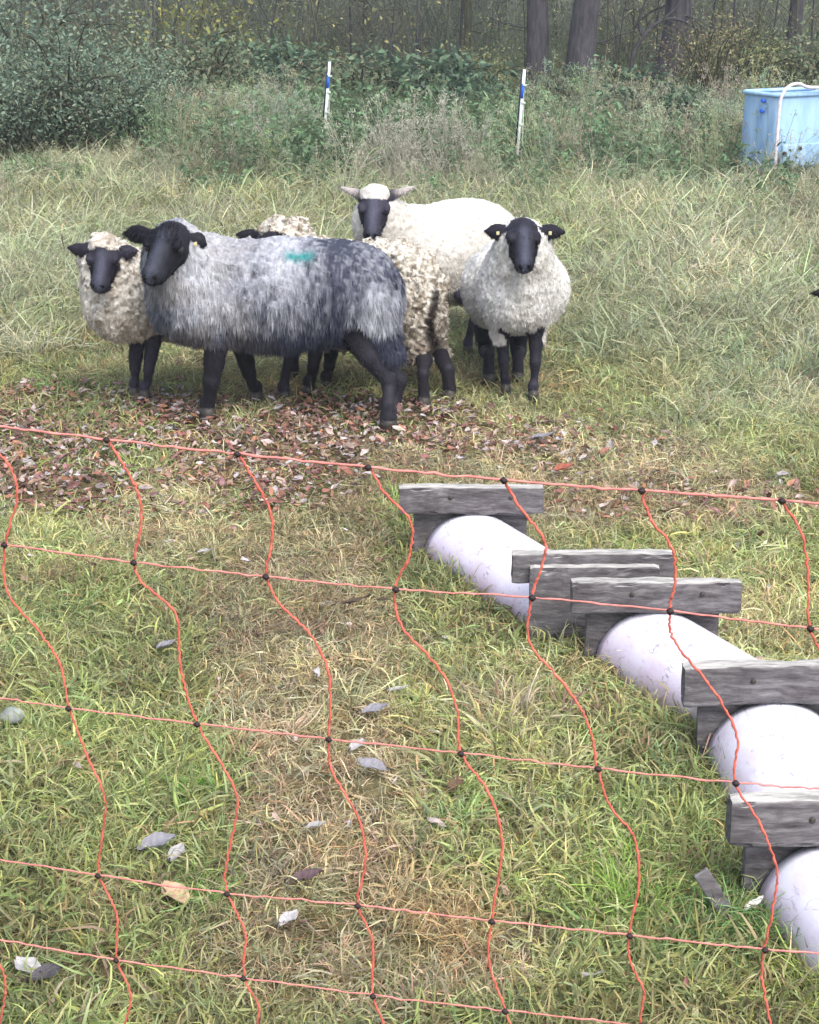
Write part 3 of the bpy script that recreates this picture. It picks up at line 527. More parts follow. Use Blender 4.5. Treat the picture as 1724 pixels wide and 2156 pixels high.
class Field:
    def __init__(s): s.pr = []
    def cone(s, a, b, r1, r2, g, k=.03): s.pr.append(('c', np.array(a, float), np.array(b, float), r1, r2, g, k)); return s
    def ell(s, c, ax, r, g, k=.03): s.pr.append(('e', np.array(c, float), np.array(ax, float), np.array(r, float), None, g, k)); return s
    def bounds(s):
        lo = np.full(3, 1e9); hi = -lo
        for p in s.pr:
            lo2, hi2 = s.bb(p); lo = np.minimum(lo, lo2); hi = np.maximum(hi, hi2)
        return lo, hi
    def bb(s, p):
        if p[0] == 'c':
            r = max(p[3], p[4]); return np.minimum(p[1], p[2])-r, np.maximum(p[1], p[2])+r
        e = np.sqrt(((p[2]*p[3][:, None])**2).sum(0)); return p[1]-e, p[1]+e
    def dist(s, p, P):
        if p[0] == 'c':
            ab = p[2]-p[1]; t = np.clip(((P-p[1])@ab)/(ab@ab), 0, 1); return np.linalg.norm(P-p[1]-t[..., None]*ab, axis=-1)-(p[3]+(p[4]-p[3])*t)
        q = (P-p[1])@p[2].T; k0 = np.linalg.norm(q/p[3], axis=-1); k1 = np.linalg.norm(q/p[3]**2, axis=-1)+1e-9; return k0*(k0-1)/k1
    def build(s, h, bump):
        lo, hi = s.bounds(); lo -= .05; hi += .05; n = np.ceil((hi-lo)/h).astype(int)
        D = np.full(tuple(n), 1.0, np.float32); DG = [np.full(tuple(n), 1.0, np.float32) for _ in range(2)]
        for p in s.pr:
            a, b = s.bb(p); i0 = np.maximum(((a-.06-lo)/h).astype(int), 0); i1 = np.minimum(((b+.06-lo)/h).astype(int)+1, n)
            ax = [lo[k]+np.arange(i0[k], i1[k])*h for k in range(3)]; P = np.stack(np.meshgrid(*ax, indexing='ij'), -1).astype(np.float32)
            d = s.dist(p, P); sl = tuple(slice(i0[k], i1[k]) for k in range(3)); D[sl] = smin(D[sl], d, p[6]); DG[p[5]][sl] = np.minimum(DG[p[5]][sl], d)
        near = np.abs(D) < .03; ii = np.argwhere(near); P = lo+ii*h; wool = (DG[0] < DG[1])[near]
        D[near] -= np.where(wool, bump*(.6*sn3(P, .030, 0)+.7*sn3(P, .0085, 1)+.35*sn3(P, .0048, 2)), .0012*sn3(P, .03, 2)).astype(np.float32)
        V, F = surface_nets(D, lo, h); ci = np.clip(np.round((V-lo)/h).astype(int), 0, n-1)
        dk = (DG[1][ci[:, 0], ci[:, 1], ci[:, 2]] < DG[0][ci[:, 0], ci[:, 1], ci[:, 2]]); return V, F, dk
def vnormals(V, F):
    fn = np.cross(V[F[:, 2]]-V[F[:, 0]], V[F[:, 3]]-V[F[:, 1]]); N = np.zeros_like(V)
    for k in range(4): np.add.at(N, F[:, k], fn)
    return nrm(N), np.linalg.norm(fn, axis=1)*.5
def frame3(f, upv=(0, 0, 1)):
    f = nrm(np.array(f, float)); r = nrm(np.cross(f, np.array(upv, float))); u = np.cross(r, f); return f, r, u
def sheep(label, base, head, face, torso, neck, legs, ears, poll_wool, wool_fn, skin=(.012, .011, .016), hs=1.0, nlock=15000, lockL=.022, lockW=.005, hang=.5, bump=.006, tags=(), hornears=False, roll=(0, 0, 1), leg_wool=(), ears_light=False, clump=.022, topknot=0, cdiv=20, clp=.5, cs=1.0):
    """torso: list of (centre, heading, (rx, ry, rz)); legs: list of point lists with radii; face: direction of the nose"""
    o = np.array([base[0], base[1], 0.0]); F_ = Field()
    for c, hd, r in torso:
        f, rr, u = frame3(hd); F_.ell(c, [f, rr, u], r, 0, .08)
    for a, b, r1, r2 in neck: F_.cone(a, b, r1, r2, 0, .07)
    for a, b, r1, r2 in leg_wool: F_.cone(a, b, r1, r2, 0, .05)
    for L in legs:
        for (p, r1), (q, r2) in zip(L[:-1], L[1:]): F_.cone(p, q, r1, r2, 1, .010)
    f, r, u = frame3(face, roll); hc = np.array(head)
    F_.ell(hc-f*.005*hs, [f, r, u], np.array([.068, .053, .056])*hs, 1, .02)
    for sg in (-1, 1): F_.cone(hc-u*.020*hs+f*.012*hs+r*sg*.020*hs, hc-u*.016*hs+f*.090*hs+r*sg*.010*hs, .034*hs, .024*hs, 1, .015)   # cheeks
    F_.cone(hc+f*.02*hs+u*.008*hs, hc+f*.128*hs+u*.000*hs, .042*hs, .030*hs, 1, .015)            # nose bridge
    F_.cone(hc-u*.030*hs+f*.01*hs, hc+f*.108*hs-u*.028*hs, .032*hs, .022*hs, 1, .015)           # jaw
    F_.ell(hc+f*.132*hs-u*.004*hs, [f, r, u], np.array([.026, .034, .027])*hs, 1, .014)         # muzzle
    for sg in (-1, 1): F_.ell(hc+r*sg*.048*hs+f*.028*hs+u*.030*hs, [f, r, u], np.array([.024, .015, .012])*hs, 1, .012)   # brow
    for (e0, e1, wd, th) in ears:
        e0 = np.array(e0); e1 = np.array(e1); d = e1-e0; L = np.linalg.norm(d); d = d/L; n_ = nrm(np.cross(d, nrm(np.cross(np.array([0, -1, .35]), d)))); s_ = np.cross(n_, d)
        F_.ell(e0+d*L*.42, [d, s_, n_], (L*.44, wd, th*.85), 1, .012)
        F_.cone(e0+d*L*.55, e1-d*.004, wd*.42, .005, 1, .012)
        F_.cone(hc+(e0-hc)*.55, e0+d*.02, .024*hs, .016*hs, 1, .02)
    if poll_wool: F_.ell(hc-f*.035*hs+u*.040*hs, [f, r, u], np.array([.045, .052, .030])*hs*poll_wool, 0, .02)
    V, F, dk = F_.build(.0062, bump)
    N, _ = vnormals(V, F); rg = np.random.default_rng(int(abs(base[0]*1000))+5)
    wcol, wstr = wool_fn
    wc = wcol(V, rg); sk = np.array(skin)*np.ones((len(V), 3)); t_ = ((V-hc)@f)/hs
    sk = sk*(1+.6*np.clip(sn3(V, .05, 1), -1, 1)[:, None]*.4); isnose = (np.linalg.norm(V-hc, axis=1) < .22*hs) & (t_ > .05); nb = (np.exp(-(((V-hc)@r)/(.020*hs))**2)*sm(-.02, .03, t_)*(np.linalg.norm(V-hc, axis=1) < .2*hs)*(((V-hc)@u) > -.01))[:, None]
    sk = sk+nb*np.array([.042, .048, .066]); ns_ = np.minimum(*[np.linalg.norm(V-(hc+f*.150*hs+u*.008*hs+r*q_*.013*hs), axis=1) for q_ in (-1, 1)]); sk = np.where((ns_ < .010*hs)[:, None], .003, sk)  # bluish sheen along the nose bridge painted into the skin colour
    mo = np.exp(-(((V-hc)@u+.022*hs)/.004)**2)*(t_ > .115); sk = sk*(1-.7*mo[:, None])
    leg = V[:, 2] < .35; sk = np.where(leg[:, None], sk*1.1+np.array([.006, .005, .005]), sk)
    if ears_light:
        dr = np.minimum.reduce([np.linalg.norm(V-np.array(e1), axis=1) for _, e1, _, _ in ears]); k = sm(.115, .05, dr)[:, None]; sk = sk*(1-k)+k*np.array([.42, .38, .36])
    C = np.where(dk[:, None], sk, wc*.85)
    root = empty('sheep', o, label, 'sheep', None)
    body = link('body', mesh_np('body', V, F, C), root, M_skin)
    # fleece: locks of wool over the woolly part
    area = _; fw = (~dk[F]).all(1); Fw = F[fw]; A = area[fw]; pick = rg.choice(len(Fw), nlock, p=A/A.sum()); b = rg.uniform(0, 1, (nlock, 2))
    q = Fw[pick]; P = (V[q[:, 0]]*((1-b[:, :1])*(1-b[:, 1:]))+V[q[:, 1]]*(b[:, :1]*(1-b[:, 1:]))+V[q[:, 2]]*(b[:, :1]*b[:, 1:])+V[q[:, 3]]*((1-b[:, :1])*b[:, 1:])); n = nrm(N[q[:, 0]]+N[q[:, 2]])
    dirv = nrm(n*.32+np.array([0, 0, -1.0])*hang+rg.normal(0, .22, (nlock, 3))); LL = lockL*rg.uniform(.6, 1.3, nlock)*sm(.03, .16, np.linalg.norm(P-(hc-f*.05), axis=1))**.6
    tip = P+dirv*LL[:, None]
    kd = kdtree.KDTree(nlock//cdiv)
    cidx = rg.choice(nlock, nlock//cdiv, replace=False)
    for i_, c_ in enumerate(cidx): kd.insert(P[c_], i_)
    kd.balance(); near = np.array([cidx[kd.find(p)[1]] for p in P]); tip = tip*(1-clp)+clp*(tip[near]+(P-P[near])*.25); D = tip-P; LL = np.linalg.norm(D, axis=1)
    side = nrm(np.cross(nrm(D), n+rg.normal(0, .35, n.shape)))
    Vr, Fr, t = ribbons(P-n*.002, D, LL*1.1, lockW*rg.uniform(.7, 1.4, nlock), .15, 2, side=side, curl=.12, rg=rg, pw=1.2)
    cl = rg.uniform(.84, 1.14, nlock)[near]*rg.uniform(.9, 1.1, nlock); cc = wstr(P, rg)*cl[:, None]
    link('fleece', mesh_np('fleece', Vr, Fr, np.repeat(np.clip(cc, .01, .95), 6, 0)), root, M_wool)
    # short coat hair on face and legs
    fd = dk[F].all(1); Fd = F[fd]; A2 = area[fd]; nh = 26000; pick = rg.choice(len(Fd), nh, p=A2/A2.sum()); q = Fd[pick]; b = rg.uniform(0, 1, (nh, 2))
    P2 = (V[q[:, 0]]*((1-b[:, :1])*(1-b[:, 1:]))+V[q[:, 1]]*(b[:, :1]*(1-b[:, 1:]))+V[q[:, 2]]*(b[:, :1]*b[:, 1:])+V[q[:, 3]]*((1-b[:, :1])*b[:, 1:])); n2 = nrm(N[q[:, 0]]+N[q[:, 2]])
    inh = np.linalg.norm(P2-hc, axis=1) < .2*hs; flow = np.where(inh[:, None], f, np.array([0, 0, -1.0])); L2 = rg.uniform(.005, .010, nh)
    if topknot: tk = ((P2-hc)@u > .035*hs) & ((P2-hc)@f < .03*hs) & inh; L2 = np.where(tk, L2*3.2, L2)
    D2 = nrm(n2*.45+flow+rg.normal(0, .3, (nh, 3))); Vh, Fh, t = ribbons(P2-n2*.001, D2, L2, rg.uniform(.0012, .0022, nh), .1, 2, side=nrm(np.cross(D2, n2)), curl=.1, rg=rg)
    link('coat', mesh_np('coat', Vh, Fh, np.repeat(np.clip(C[q[:, 0]]*rg.uniform(.5, 2.1, (nh, 1)), .002, .9), 6, 0)), root, M_wool)
    for sg in (-1, 1):
        e = hc+r*sg*.049*hs+f*.036*hs+u*.012*hs; mb = MB(); a = np.linspace(0, np.pi, 7)
        lat = [np.array([[0, 0, 0]])]; rings = []
        for th in a[1:-1]: rings.append(np.stack([np.full(10, math.cos(th)), math.sin(th)*np.cos(np.linspace(0, 6.283, 10, endpoint=False)), math.sin(th)*np.sin(np.linspace(0, 6.283, 10, endpoint=False))], -1))
        Vs = np.concatenate(rings)*np.array([.014, .012, .0115])*hs; Vs = Vs@np.array([f, r, u])+e; m_ = len(rings); i = np.arange(m_-1)[:, None]*10; j = np.arange(10)[None, :]
        Fq = np.stack([i+j, i+(j+1) % 10, i+10+(j+1) % 10, i+10+j], -1).reshape(-1, 4); Vs = np.vstack([Vs, Vs[:10].mean(0), Vs[-10:].mean(0)]); jj = np.arange(10)
        Ft = np.concatenate([np.stack([np.full(10, m_*10), (jj+1) % 10, jj], -1), np.stack([np.full(10, m_*10+1), (m_-1)*10+jj, (m_-1)*10+(jj+1) % 10], -1)])
        link('eye', mesh_np('eye', Vs, [Fq, Ft]), root, M_eye)
    for (tp, col_) in tags:
        Vb, Fb = bbox(np.array(tp), (.011, .004, .013), None, .0015); link('ear_tag', mesh_np('ear_tag', Vb, Fb), root, M_tagy)
    for L in legs:
        p, rad = L[-1]; p = np.array(p); Vb, Fb = tube([p+[0, 0, .035], p+[0, -.004, .012], p+[0, -.006, -.012]], [rad*.95, rad*1.15, rad*1.2], 10); link('hoof', mesh_np('hoof', Vb, Fb), root, M_hoof)
    return root
def leg_front(foot, top, r=(.034, .020, .019, .014, .019)):
    f = np.array(foot, float); f[2] = .02; t = np.array(top, float); k = f+(t-f)*.52; k[1] -= .012
    return [(t, r[0]), (f+(t-f)*.75, .8*r[0]), (k, r[1]), (f+(t-f)*.28, r[3]), (f+[0, 0, .05], r[4]), (f, r[4])]
def leg_hind(foot, top, back, r=(.055, .028, .019, .015, .020)):
    """hock pushed toward the rear (back vector), knee forward"""
    f = np.array(foot, float); f[2] = .02; t = np.array(top, float); b = np.array(back, float); hk = f+np.array([0, 0, .21])+b*.035; kn = t*.55+hk*.45-b*.05
    return [(t, r[0]), (kn, r[1]), (hk, r[2]), (f+[0, 0, .09]+b*.01, r[3]), (f+[0, 0, .04], r[4]), (f, r[4])]
def wool_white(c0, c1, dirt=(.45, .36, .27), dk=.5, sc=.05, am=1.0):
    def fn(P, rg):
        q = np.clip(.55+.14*sn3(P, sc, 0)+am*.26*sn3(P, .0060, 1)+am*.20*sn3(P*np.array([1, 1, 1.6]), .0034, 2), 0, 1)[:, None]; c = np.array(c0)*(1-q)+np.array(c1)*q
        low = sm(.46, .22, P[:, 2])[:, None]*dk; return c*(1-low)+low*np.array(dirt)
    return fn, fn
def spot(fn, centre, rad, colr, k=.8):
    ce = np.array(centre); ra = np.array(rad)
    def f2(P, rg):
        c = fn[1](P, rg); d = np.linalg.norm((P-ce)/ra, axis=1); w = (k*sm(1.15, .7, d))[:, None]; return c*(1-w)+w*np.array(colr)
    return f2, f2
def ground_xy(u, v): return G(u, v)[:2]
def foot(u, v): p = G(u, v); return np.array([p[0], p[1], 0.0])

# --- grey ewe, side on, head turned to the camera
Yg = 6.03
def grey_col(P, rg):
    u_, v_ = proj(P[:, 0], P[:, 1], P[:, 2]); Q = P*np.array([1, 1, .28]); s1 = sn3(Q, .045, 0); s2 = sn3(Q, .0085, 1); s3 = sn3(P*np.array([1, 1, .22]), .0036, 2)
    x = P[:, 0]-X0g
    def bump_(c, w): return np.exp(-((x-c)/w)**2)
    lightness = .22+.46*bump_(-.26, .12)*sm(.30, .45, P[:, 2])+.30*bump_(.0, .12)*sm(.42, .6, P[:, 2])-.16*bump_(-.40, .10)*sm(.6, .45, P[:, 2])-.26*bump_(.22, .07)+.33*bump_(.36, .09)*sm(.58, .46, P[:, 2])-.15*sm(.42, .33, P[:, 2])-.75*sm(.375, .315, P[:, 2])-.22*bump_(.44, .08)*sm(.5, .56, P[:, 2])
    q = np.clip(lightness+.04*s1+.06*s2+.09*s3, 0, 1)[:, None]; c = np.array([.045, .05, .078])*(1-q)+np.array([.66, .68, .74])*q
    br = sm(.2, .8, vnoise(P[:, 0]*1.0, P[:, 2], .08, 5))[:, None]*.25*sm(.1, -.3, x)[:, None]; c = c*(1-br)+br*np.array([.40, .34, .27])
    m = np.exp(-(((P[:, 0]-mk[0])/.052)**2)**3)*np.exp(-((P[:, 2]-mk[2]-2.2*(P[:, 0]-mk[0])**2)/.013)**2)*(P[:, 1] < Yg); m = m[:, None]*.97
    return c*(1-m)+m*np.array([.02, .27, .27])
X0g = W(590, 630, Yg)[0]; mk = W(630, 541, Yg-.10)
f1 = foot(438, 884); f2 = foot(540, 850); h1 = foot(818, 906); h2 = foot(800, 872)
HG = (-1, .04, 0)
hdg = W(357, 512, Yg-.17)
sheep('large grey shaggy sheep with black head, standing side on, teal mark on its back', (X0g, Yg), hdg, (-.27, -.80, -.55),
      [(W(435, 612, Yg), HG, (.195, .16, .185)), (W(585, 628, Yg), HG, (.27, .175, .185)), (W(735, 614, Yg), HG, (.20, .17, .175)), (W(600, 570, Yg), HG, (.33, .10, .11))],
      [(W(420, 590, Yg), W(372, 525, Yg-.08), .15, .105), (W(390, 620, Yg-.03), W(352, 560, Yg-.10), .13, .08)],
      [leg_front(f1, W(455, 725, Yg-.09), (.044, .030, .024, .021, .028)), leg_front(f2, W(512, 735, Yg+.10), (.038, .025, .022, .018, .024)),
       [(W(752, 690, Yg-.09), .060), (W(776, 748, Yg-.11), .040), (W(815, 796, Yg-.10), .028), (W(827, 789, Yg-.10), .013), (W(818, 812, Yg-.10), .024), (h1+[0.0, 0, .10], .022), (h1+[0, 0, .05], .027), (h1+[0, 0, .02], .029)],
       [(W(760, 700, Yg+.09), .08), (W(800, 760, Yg+.11), .05), (W(838, 800, Yg+.12), .033), (W(828, 845, Yg+.12), .028), (h2+[.03, 0, .02], .032)]],
      [(W(312, 494, Yg-.17), W(259, 491, Yg-.16), .031, .013), (W(402, 500, Yg-.12), W(437, 516, Yg-.13), .030, .013)], 0, (grey_col, grey_col), skin=(.012, .012, .018), hs=1.2, topknot=1, clp=.35, cdiv=13, nlock=85000, lockL=.026, lockW=.0022, hang=1.1, bump=.004,
      tags=[(W(411, 514, Yg-.165), 0)], leg_wool=[(W(775, 630, Yg-.07), W(826, 738, Yg-.09), .105, .045), (W(775, 630, Yg+.06), W(818, 700, Yg+.08), .10, .045), (W(450, 650, Yg-.06), W(455, 715, Yg-.09), .085, .045)], clump=.02)

# --- white sheep on the left
Yl = 6.25; fl1 = foot(284, 842); fl2 = foot(306, 848); HL = nrm(np.array([-1, -.38, 0])); WL = wool_white((.38, .32, .25), (.86, .82, .74))
def WLp(u, v, dY=0): return W(u, v, Yl+dY)
sheep('cream woolly sheep with dark face and white poll, left of the grey sheep', WLp(300, 700)[:2], WLp(220, 543, -.14), (-.02, -.80, -.58),
      [(WLp(282, 628), HL, (.16, .14, .155)), (WLp(425, 640, .16), HL, (.26, .155, .155)), (WLp(540, 635, .30), HL, (.17, .145, .15))],
      [(WLp(262, 600, -.02), WLp(224, 545, -.08), .135, .092), (WLp(250, 640, -.04), WLp(222, 590, -.07), .12, .085)],
      [leg_front(fl1, WLp(288, 720, .0), (.030, .019, .018, .0135, .018)), leg_front(fl2, WLp(322, 720, -.02), (.031, .020, .018, .014, .019)),
       leg_hind(foot(597, 846), WLp(560, 690, .22), (1, .2, 0), (.055, .028, .020, .016, .021)), leg_hind(foot(618, 802), WLp(590, 690, .42), (1, .2, 0), (.055, .028, .020, .016, .021))],
      [(WLp(188, 528, -.13), WLp(139, 519, -.12), .027, .011), (WLp(252, 532, -.13), WLp(292, 527, -.12), .025, .011)], 1.0, WL, hs=.97, nlock=62000, lockL=.012, lockW=.0021, hang=.5, bump=.007, skin=(.024, .022, .034))

# --- curly sheep seen from behind, behind the grey one
Yc = 6.42; HC = nrm(np.array([-1, .22, 0])); WC = wool_white((.26, .21, .15), (.80, .76, .67), (.25, .20, .15), .55, .028)
def Wc(u, v, dY=0): return W(u, v, Yc+dY)
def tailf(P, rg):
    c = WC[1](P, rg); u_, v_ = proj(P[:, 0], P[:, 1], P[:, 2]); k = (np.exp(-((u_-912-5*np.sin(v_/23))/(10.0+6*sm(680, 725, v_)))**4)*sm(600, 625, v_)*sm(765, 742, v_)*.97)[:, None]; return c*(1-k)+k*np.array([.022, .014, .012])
sheep('cream sheep with dirty curly wool, seen from behind beyond the grey sheep', Wc(800, 700)[:2], Wc(575, 512, .12), (-.80, -.1, -.55),
      [(Wc(845, 628), HC, (.17, .165, .205)), (Wc(760, 620, .04), HC, (.24, .165, .20)), (Wc(700, 635, .10), HC, (.18, .15, .18))],
      [(Wc(700, 590, .1), Wc(610, 530, .12), .12, .085), (Wc(640, 540, .12), Wc(618, 508, .12), .09, .075)],
      [leg_front(foot(650, 836), Wc(668, 720, -.05), (.032, .021, .019, .015, .020)), leg_front(foot(687, 827), Wc(700, 720, .1), (.032, .021, .019, .015, .020)),
       [(Wc(865, 690, -.08), .06), (Wc(893, 755, -.11), .030), (foot(890, 862)+[.0, 0, .14], .021), (foot(892, 862)+[0, 0, .05], .021), (foot(892, 862)+[0, 0, .02], .024)],
       [(Wc(900, 680, .06), .055), (Wc(925, 738, .03), .032), (foot(946, 846)+[-.01, 0, .13], .024), (foot(946, 846)+[0, 0, .05], .023), (foot(946, 846)+[0, 0, .02], .025)]],
      [(Wc(553, 503, .06), Wc(594, 502, .02), .026, .012), (Wc(545, 496, .2), Wc(497, 493, .22), .022, .011)], 1.15, (tailf, tailf), hs=1.02, nlock=60000, lockL=.011, lockW=.0026, hang=.35, bump=.012,
      leg_wool=[(Wc(872, 690, -.07), Wc(888, 752, -.10), .085, .040), (Wc(908, 680, .04), Wc(928, 735, .02), .075, .036)])

# --- tall sheep at the back with light upright ears
Yr = 7.25; HR = nrm(np.array([-1, -.30, 0])); WR = spot(wool_white((.55, .51, .45), (.82, .79, .73), (.5, .44, .36), .3, .09, .5), W(925, 440, Yr-.02), (.05, .12, .02), (.48, .66, .74), .7)
def Wr(u, v, dY=0): return W(u, v, Yr+dY)
sheep('pale sheep at the back of the flock with light ears like horns', Wr(900, 640)[:2], Wr(789, 436, -.20), (-.06, -.76, -.62),
      [(Wr(870, 540), HR, (.19, .16, .215)), (Wr(960, 535, .05), HR, (.24, .175, .22)), (Wr(1020, 540, .12), HR, (.17, .165, .20)), (Wr(985, 490, .08), HR, (.20, .10, .135))],
      [(Wr(840, 510, -.04), Wr(800, 450, -.13), .15, .10), (Wr(815, 530, -.08), Wr(785, 480, -.13), .13, .08)],
      [leg_front(foot(862, 752), Wr(868, 640, -.08), (.06, .034, .028, .024, .028)), leg_front(foot(880, 735), Wr(880, 640, .1), (.06, .034, .028, .024, .028)),
       leg_hind(foot(985, 750), Wr(990, 610, .0), (1, .2, 0)), leg_hind(foot(1010, 735), Wr(1010, 610, .2), (1, .2, 0))],
      [(Wr(762, 412, -.17), Wr(717, 395, -.15), .016, .011), (Wr(819, 412, -.17), Wr(874, 393, -.15), .016, .011)], 1.0, WR, hs=1.08, nlock=60000, lockL=.010, clp=.25, lockW=.0021, hang=.45, bump=.002, skin=(.030, .027, .042), ears_light=True)

# --- white sheep facing the camera on the right
Yw = 6.38; HW = nrm(np.array([.06, -1, 0])); WW = wool_white((.50, .47, .42), (.86, .85, .83), (.46, .42, .37), .4, .06, .6)
def Ww(u, v, dY=0): return W(u, v, Yw+dY)
sheep('white sheep facing front at the right of the flock, black face and ears', Ww(1088, 700)[:2], Ww(1101, 498, -.25), (.0, -.80, -.60),
      [(Ww(1088, 600, -.08), HW, (.14, .138, .160)), (Ww(1084, 603, .22), HW, (.27, .212, .180)), (Ww(1084, 592, .42), HW, (.17, .18, .17))],
      [(Ww(1092, 590, -.08), Ww(1100, 515, -.19), .135, .098), (Ww(1095, 620, -.12), Ww(1100, 560, -.18), .12, .09)],
      [leg_front(foot(1064, 834), Ww(1056, 690, -.1), (.031, .020, .018, .014, .019)), leg_front(foot(1122, 848), Ww(1130, 688, -.1), (.032, .021, .019, .015, .020)),
       [(Ww(1025, 690, .34), .055), (Ww(1024, 735, .38), .03), (foot(1028, 812)+[0, 0, .13], .021), (foot(1028, 812)+[0, 0, .02], .024)], [(Ww(1090, 690, .34), .05), (Ww(1092, 740, .38), .029), (foot(1089, 808)+[0, 0, .13], .020), (foot(1089, 808)+[0, 0, .02], .023)]],
      [(Ww(1066, 489, -.22), Ww(1017, 486, -.20), .030, .012), (Ww(1136, 489, -.22), Ww(1190, 488, -.20), .030, .012)], 0, WW, hs=1.03, nlock=72000, lockL=.012, clp=.3, lockW=.0020, hang=.6, bump=.0035, skin=(.018, .017, .027),
      tags=[(Ww(1048, 491, -.245), 0), (Ww(1158, 491, -.245), 0)], leg_wool=[(Ww(1048, 640, -.08), Ww(1052, 715, -.1), .055, .026), (Ww(1130, 640, -.08), Ww(1132, 715, -.1), .055, .026), (Ww(1030, 630, .30), Ww(1025, 700, .36), .085, .032)])

# --- a sheep almost wholly beyond the right edge: the tip of its black ear
Yx = 6.6
def Wx(u, v, dY=0): return W(u, v, Yx+dY)
HX = nrm(np.array([-1, -.6, 0]))
sheep('white sheep just beyond the right edge, only the tip of its black ear showing', Wx(1900, 760)[:2], Wx(1805, 622, -.2), (-.3, -.7, -.6),
      [(Wx(1880, 700), HX, (.19, .16, .18)), (Wx(1965, 700, .16), HX, (.24, .17, .18)), (Wx(2040, 700, .30), HX, (.17, .16, .17))], [(Wx(1855, 680, -.05), Wx(1815, 640, -.14), .13, .09)],
      [leg_front(G(1860, 830), Wx(1865, 765, -.1)), leg_front(G(1905, 820), Wx(1895, 765, .05)), leg_hind(G(2010, 815), Wx(2010, 750, .15), (1, .4, 0)), leg_hind(G(2050, 800), Wx(2045, 750, .35), (1, .4, 0))],
      [(Wx(1768, 615, -.2), Wx(1706, 617, -.2), .024, .012), (Wx(1843, 615, -.12), Wx(1890, 612, -.1), .03, .012)], 0, WW, hs=1.05, nlock=20000, lockL=.014, lockW=.0035, hang=.5)

# ------------------------------------------------------------------ upturned troughs: half pipe, end boards, foot boards
def board(size, seed, rot=None):
    rg = np.random.default_rng(seed); nx_, n_ = 30, 20; X_ = np.linspace(-.5, .5, nx_)*size[0]; a = np.linspace(0, 2*np.pi, n_, endpoint=False)
    cs = np.stack([np.sign(np.cos(a))*np.abs(np.cos(a))**.22, np.sign(np.sin(a))*np.abs(np.sin(a))**.22], -1); V = []
    for k, x in enumerate(X_):
        e = .96 if k in (0, nx_-1) else 1.0; V.append(np.stack([np.full(n_, x), cs[:, 0]*size[1]/2*e, cs[:, 1]*size[2]/2*e], -1))
    V = np.concatenate(V); lat = sn3(V*np.array([.35, 1, 1])+seed*.37, .006, 0)*.0006+sn3(V+seed*.71, .03, 1)*.0010
    ch = np.clip(sn3(V+seed*1.3, .012, 2)-.75, 0, 1)*.006*(np.abs(np.tile(cs[:, 0]*cs[:, 1], nx_)) > .8)
    s_ = 1+(lat-ch)/np.array(min(size[1], size[2])/2); V[:, 1] *= s_; V[:, 2] += (lat-ch)*np.sign(V[:, 2])
    V[:, 0] += np.where(np.abs(V[:, 0]) > size[0]*.49, rg.normal(0, .0012, len(V)), 0)
    i = np.arange(nx_-1)[:, None]*n_; j = np.arange(n_)[None, :]; F4 = np.stack([i+j, i+(j+1) % n_, i+n_+(j+1) % n_, i+n_+j], -1).reshape(-1, 4); V = np.vstack([V, [[-size[0]/2, 0, 0]], [[size[0]/2, 0, 0]]]); c0 = nx_*n_; jj = np.arange(n_)
    F3 = np.concatenate([np.stack([np.full(n_, c0), (jj+1) % n_, jj], -1), np.stack([np.full(n_, c0+1), (nx_-1)*n_+jj, (nx_-1)*n_+(jj+1) % n_], -1)])
    if rot is not None: V = V@np.asarray(rot)
    return V, [F4[:, ::-1], F3[:, ::-1]]
